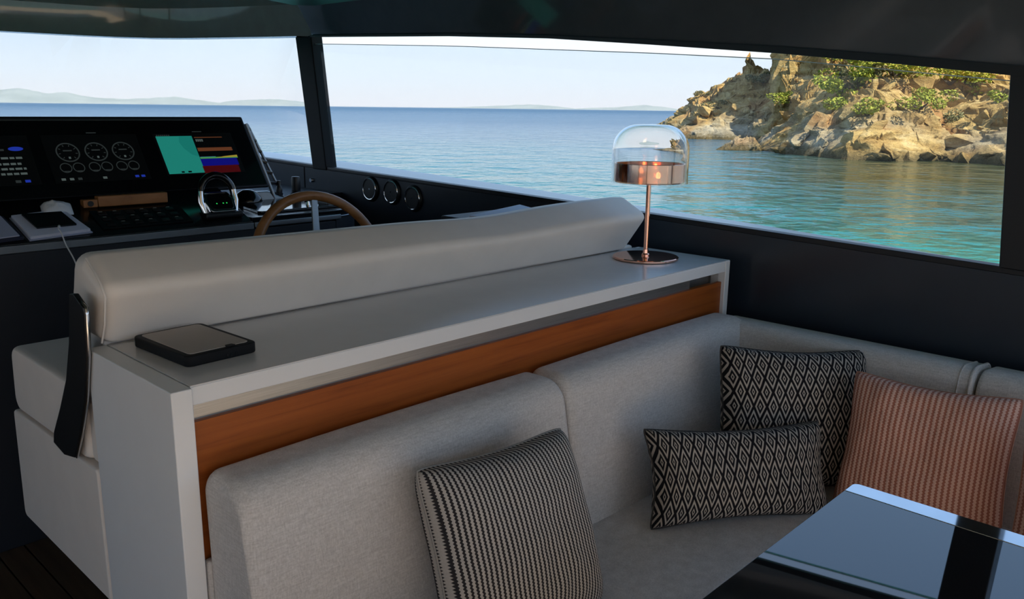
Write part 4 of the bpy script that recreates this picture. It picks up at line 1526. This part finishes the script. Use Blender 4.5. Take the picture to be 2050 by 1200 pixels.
# large faces named in the view, then a scatter along the shore and slopes
for px, py, s_, asp in [(1400, 245, 2.2, (1.3, 1, .7)), (1450, 250, 2.4, (1.2, 1, .8)), (1497, 172, 1.3, (.8, .8, 1.3)),
                        (1470, 215, 2.6, (1.3, 1, .8)), (1570, 235, 2.0, (1, 1, 1.1)), (1560, 170, 2.6, (.8, 1, 1.8)), (1600, 150, 2.4, (.8, .8, 1.9)), (1640, 140, 2.2, (.7, .8, 2)),
                        (1650, 240, 2.2, (1.5, 1, .9)), (1700, 215, 2.6, (1.6, 1, .8)), (1770, 200, 2.2, (1.3, 1, .8)), (1620, 275, 1.7, (1.4, 1, .8)), (1690, 280, 1.8, (1.3, 1, .8)),
                        (1780, 295, 2.0, (1.6, 1, .7)), (1740, 260, 1.9, (1.2, 1, 1)), (1830, 160, 2.4, (1, 1, 1.5)), (1870, 290, 1.7, (1.4, 1, .8)), (1930, 285, 1.8, (1.4, 1, .8)), (1990, 300, 1.7, (1.5, 1, .6)),
                        (1960, 240, 1.9, (1.2, 1, 1)), (1850, 240, 1.6, (.8, .8, 1.6)), (1910, 210, 1.8, (1, 1, 1.2))]:
    boulder(*px_dir(px, py), s_ * .62, asp)
for k in range(30):
    px = rb.uniform(1350, 2040)
    th, _e = px_dir(px, 300)
    i = int(np.argmin(np.abs(TH - th)))
    j = int(np.argmax(PZ[i] > SEA + .12))
    boulder(th, float(ELEV[i, j]), rb.uniform(.5, 1.15), (1.3, 1.1, .7))
for k in range(16):
    px = rb.uniform(1390, 2040)
    boulder(*px_dir(px, rb.uniform(150, 290)), rb.uniform(.5, 1.2), (1.2, 1, .9))

# islet off the shore
nu, nv = 56, 26
uu, vv_ = np.meshgrid(np.linspace(-1, 1, nu), np.linspace(-1, 1, nv), indexing='ij')
sh = np.where(uu < 0, (1 + uu) ** 1.1, np.clip((1 - uu) * 3.0, 0, 1) ** .5) * np.clip(1 - vv_ ** 2, 0, 1) ** .5
hh = sh * (.95 + 1.1 * (fbm(uu * 4, vv_ * 3, uu * 0 + 2, 4, True) - .5)) - .22
iv = [(float(a) * 2.1 + .25 * float(fbm(np.array([a * 3.]), np.array([b * 3.]), np.array([7.]), 2)[0]), float(b) * .95, float(h_)) for a, b, h_ in zip(uu.ravel(), vv_.ravel(), hh.ravel())]
ifc = [(i_ * nv + j_, (i_ + 1) * nv + j_, (i_ + 1) * nv + j_ + 1, i_ * nv + j_ + 1) for i_ in range(nu - 1) for j_ in range(nv - 1)]
me = bpy.data.meshes.new('rock_islet')
me.from_pydata(iv, [], ifc)
me.materials.append(MAT['rock'])
o = bpy.data.objects.new('rock_islet', me)
COL.objects.link(o)
o.location = (64.9, 36.1, SEA + .02)
o.rotation_euler = (0, 0, -1.05)
tag(o, 'low dark rock islet standing in the water off the headland', 'rock')


# shrubs
def mat_leaf(name, a, b):
    t = NT(name)
    geo = t.n.new('ShaderNodeNewGeometry')
    n = t.noise(geo.outputs['Position'], 3.0, 3)
    t.p(color=t.ramp(n, [(.3, a), (.7, b)]), rough=.7, spec=.2)
    return t.m


MAT['leaf'] = mat_leaf('pine_green', (.17, .20, .022), (.40, .40, .06))
MAT['leaf_dry'] = mat_leaf('olive_scrub', (.11, .11, .045), (.22, .20, .09))
MAT['bark'] = plain('shrub_bark', (.10, .075, .05), .9)


def shrub_mesh(seed, n=900):
    rs_ = np.random.RandomState(seed)
    lobes = [(rs_.normal(size=3) * np.array([.55, .55, .28]) + np.array([0, 0, .55]), rs_.uniform(.28, .5)) for _ in range(9)]
    v, f = [], []
    for k in range(n):
        c_, r_ = lobes[rs_.randint(9)]
        d = rs_.normal(size=3)
        d /= np.linalg.norm(d)
        p = c_ + d * r_ * rs_.uniform(.75, 1.05) * np.array([1, 1, .75])
        a = rs_.normal(size=3)
        a = a / np.linalg.norm(a) * rs_.uniform(.06, .11)
        b = np.cross(a, rs_.normal(size=3))
        b = b / (np.linalg.norm(b) + 1e-6) * rs_.uniform(.04, .07)
        i = len(v)
        v += [p - a, p + b, p + a, p - b]
        f += [(i, i + 1, i + 2, i + 3)]
    me = bpy.data.meshes.new('foliage')
    me.from_pydata([tuple(q) for q in v], [], f)
    return me, lobes


sm = [shrub_mesh(s) for s in (1, 2, 3)]
shrubs = [(1522, 163, 1.6, 'leaf_dry', 'small olive shrub on the ridge beside the spire rock'),
          (1677, 182, 2.3, 'leaf', 'bright green bush on the slope left of the tall cliff'),
          (1590, 205, 1.6, 'leaf', 'olive green bush in the cleft above the near spur'),
          (1722, 224, 1.5, 'leaf', 'green bush low on the pale rock face'),
          (1745, 150, 2.4, 'leaf', 'wide green bush high on the slope under the header'),
          (1790, 147, 1.9, 'leaf', 'yellow green bush at the top of the slope'),
          (1900, 172, 2.6, 'leaf', 'large bright green pine on the steep slope'),
          (1935, 160, 2.2, 'leaf', 'bright green pine next to the window pillar side'),
          (1880, 205, 1.6, 'leaf', 'green shrub below the large pine'),
          (1825, 220, 1.4, 'leaf', 'small yellow green shrub in the orange gully'),
          (1710, 165, 1.8, 'leaf_dry', 'grey olive scrub beside the wide bush'),
          (1440, 213, 1.5, 'leaf_dry', 'dry olive scrub on the far point'),
          (1410, 187, .9, 'leaf_dry', 'tiny scrub on the skyline of the far point'),
          (1895, 245, 1.4, 'leaf_dry', 'dark olive scrub in the right hand gully'),
          (2012, 205, 1.5, 'leaf', 'green shrub at the edge of the window pillar'),
          (1680, 128, 1.9, 'leaf', 'green scrub at the top edge of the cliff view')]
for i, (px, py, s_, mt, lb) in enumerate(shrubs):
    p = on_rock(*px_dir(px, py + 6))
    t = thing('shrub', lb, 'shrub', p - Vector((0, 0, .1)), 'shrubs on the headland')
    key = (i % 3, mt)
    base_me = sm[i % 3][0].copy()
    base_me.transform(Matrix.Translation(p - Vector((0, 0, .1))) @ Matrix.Rotation(i * 1.3, 4, 'Z') @ Matrix.Diagonal((s_ * .95, s_ * .95, s_ * .75, 1)))
    link('foliage', base_me, mt, t)
    m = MB()
    for lc, lr in sm[i % 3][1][:5]:
        m.tube([p, p + Vector(lc) * s_ * .45], [.07 * s_, .02 * s_], 5)
    m.build('stem', 'bark', t, smooth=60)


# ------------------------------------------------------------------ distant islands
def mat_hill():
    t = NT('wooded_hill')
    geo = t.n.new('ShaderNodeNewGeometry')
    n = t.noise(geo.outputs['Position'], .004, 4)
    t.p(color=t.ramp(n, [(.3, (.16, .19, .18)), (.7, (.26, .29, .28))]), rough=1., spec=0.)
    return t.m


MAT['hill'] = mat_hill()


def island(name, label, prof, dist, seed):
    """prof: (bearing deg, elevation deg) skyline"""
    a0, a1 = prof[0][0], prof[-1][0]
    n = 90
    az = np.linspace(a0, a1, n)
    h = np.interp(az, [p[0] for p in prof], [p[1] for p in prof])
    h = np.maximum(0, h) * D2R * dist
    h = h * (1 + .22 * (fbm(az * 2.5, az * 0, az * 0 + seed, 4) - .5))
    rings = []
    for k in range(n):
        b = az[k] * D2R
        ring = []
        for (dr, s_) in ((-700, 0), (-450, .45), (-200, .8), (0, 1), (350, .75), (900, 0)):
            r = dist + dr
            nn = 1 + .25 * (float(fbm(np.array([az[k] * 4.]), np.array([dr * .004]), np.array([seed * 1.]), 3)[0]) - .5) * (1 if 0 < s_ < 1 else 0)
            ring.append((r * math.sin(b), r * math.cos(b), SEA - 8 + (h[k] + 11) * s_ * nn))
        rings.append(ring)
    m = MB()
    m.loft(rings, True)
    o = m.build(name, 'hill', smooth=80)
    tag(o, label, 'island', 'islands on the horizon')


island('distant_island', 'pale hazy island with two humps behind the instrument panel', [(6, .3), (10, .62), (15.3, .70), (16.3, .77), (17.6, .57), (18.9, .60), (20.2, .33), (22, .28), (23.3, .35), (24.7, .46), (26, .3), (27.4, .12), (27.9, .0)], 9000, 2)
island('distant_island', 'low hazy island left of the dark mullion', [(26.9, .0), (27.6, .2), (28.6, .33), (31.0, .40), (32.9, .22), (33.9, .0)], 10500, 5)
island('distant_island', 'faint low island on the horizon at mid window', [(41, .0), (43, .06), (45.3, .17), (47.3, .28), (49, .2), (50.6, .02)], 11500, 8)
island('distant_island', 'faint island on the horizon just left of the headland', [(49.8, .0), (51.5, .11), (53.2, .17), (54.9, .33), (56.3, .2), (57.6, .03), (58.5, 0)], 11000, 9)


# ------------------------------------------------------------------ sea haze in front of the far islands
t = NT('sea_haze')
t.n.remove(t.b)
vsn = t.new('ShaderNodeVolumeScatter', {'Color': (.90, .95, 1.0), 'Density': 1.1e-4, 'Anisotropy': 0.0})
t.t.links.new(vsn.outputs[0], t.out.inputs['Volume'])
MAT['haze'] = t.m
pts = [(r * math.sin(a * D2R), r * math.cos(a * D2R), SEA + .5) for r, aa in ((2500, range(-30, 76, 5)), (8000, range(75, -31, -5))) for a in aa]
m = MB()
m.prism(pts, (0, 0, 420))
hz = m.build('sea_haze', 'haze')
tag(hz, 'pale haze over the sea in front of the far islands', 'haze', kind='stuff')
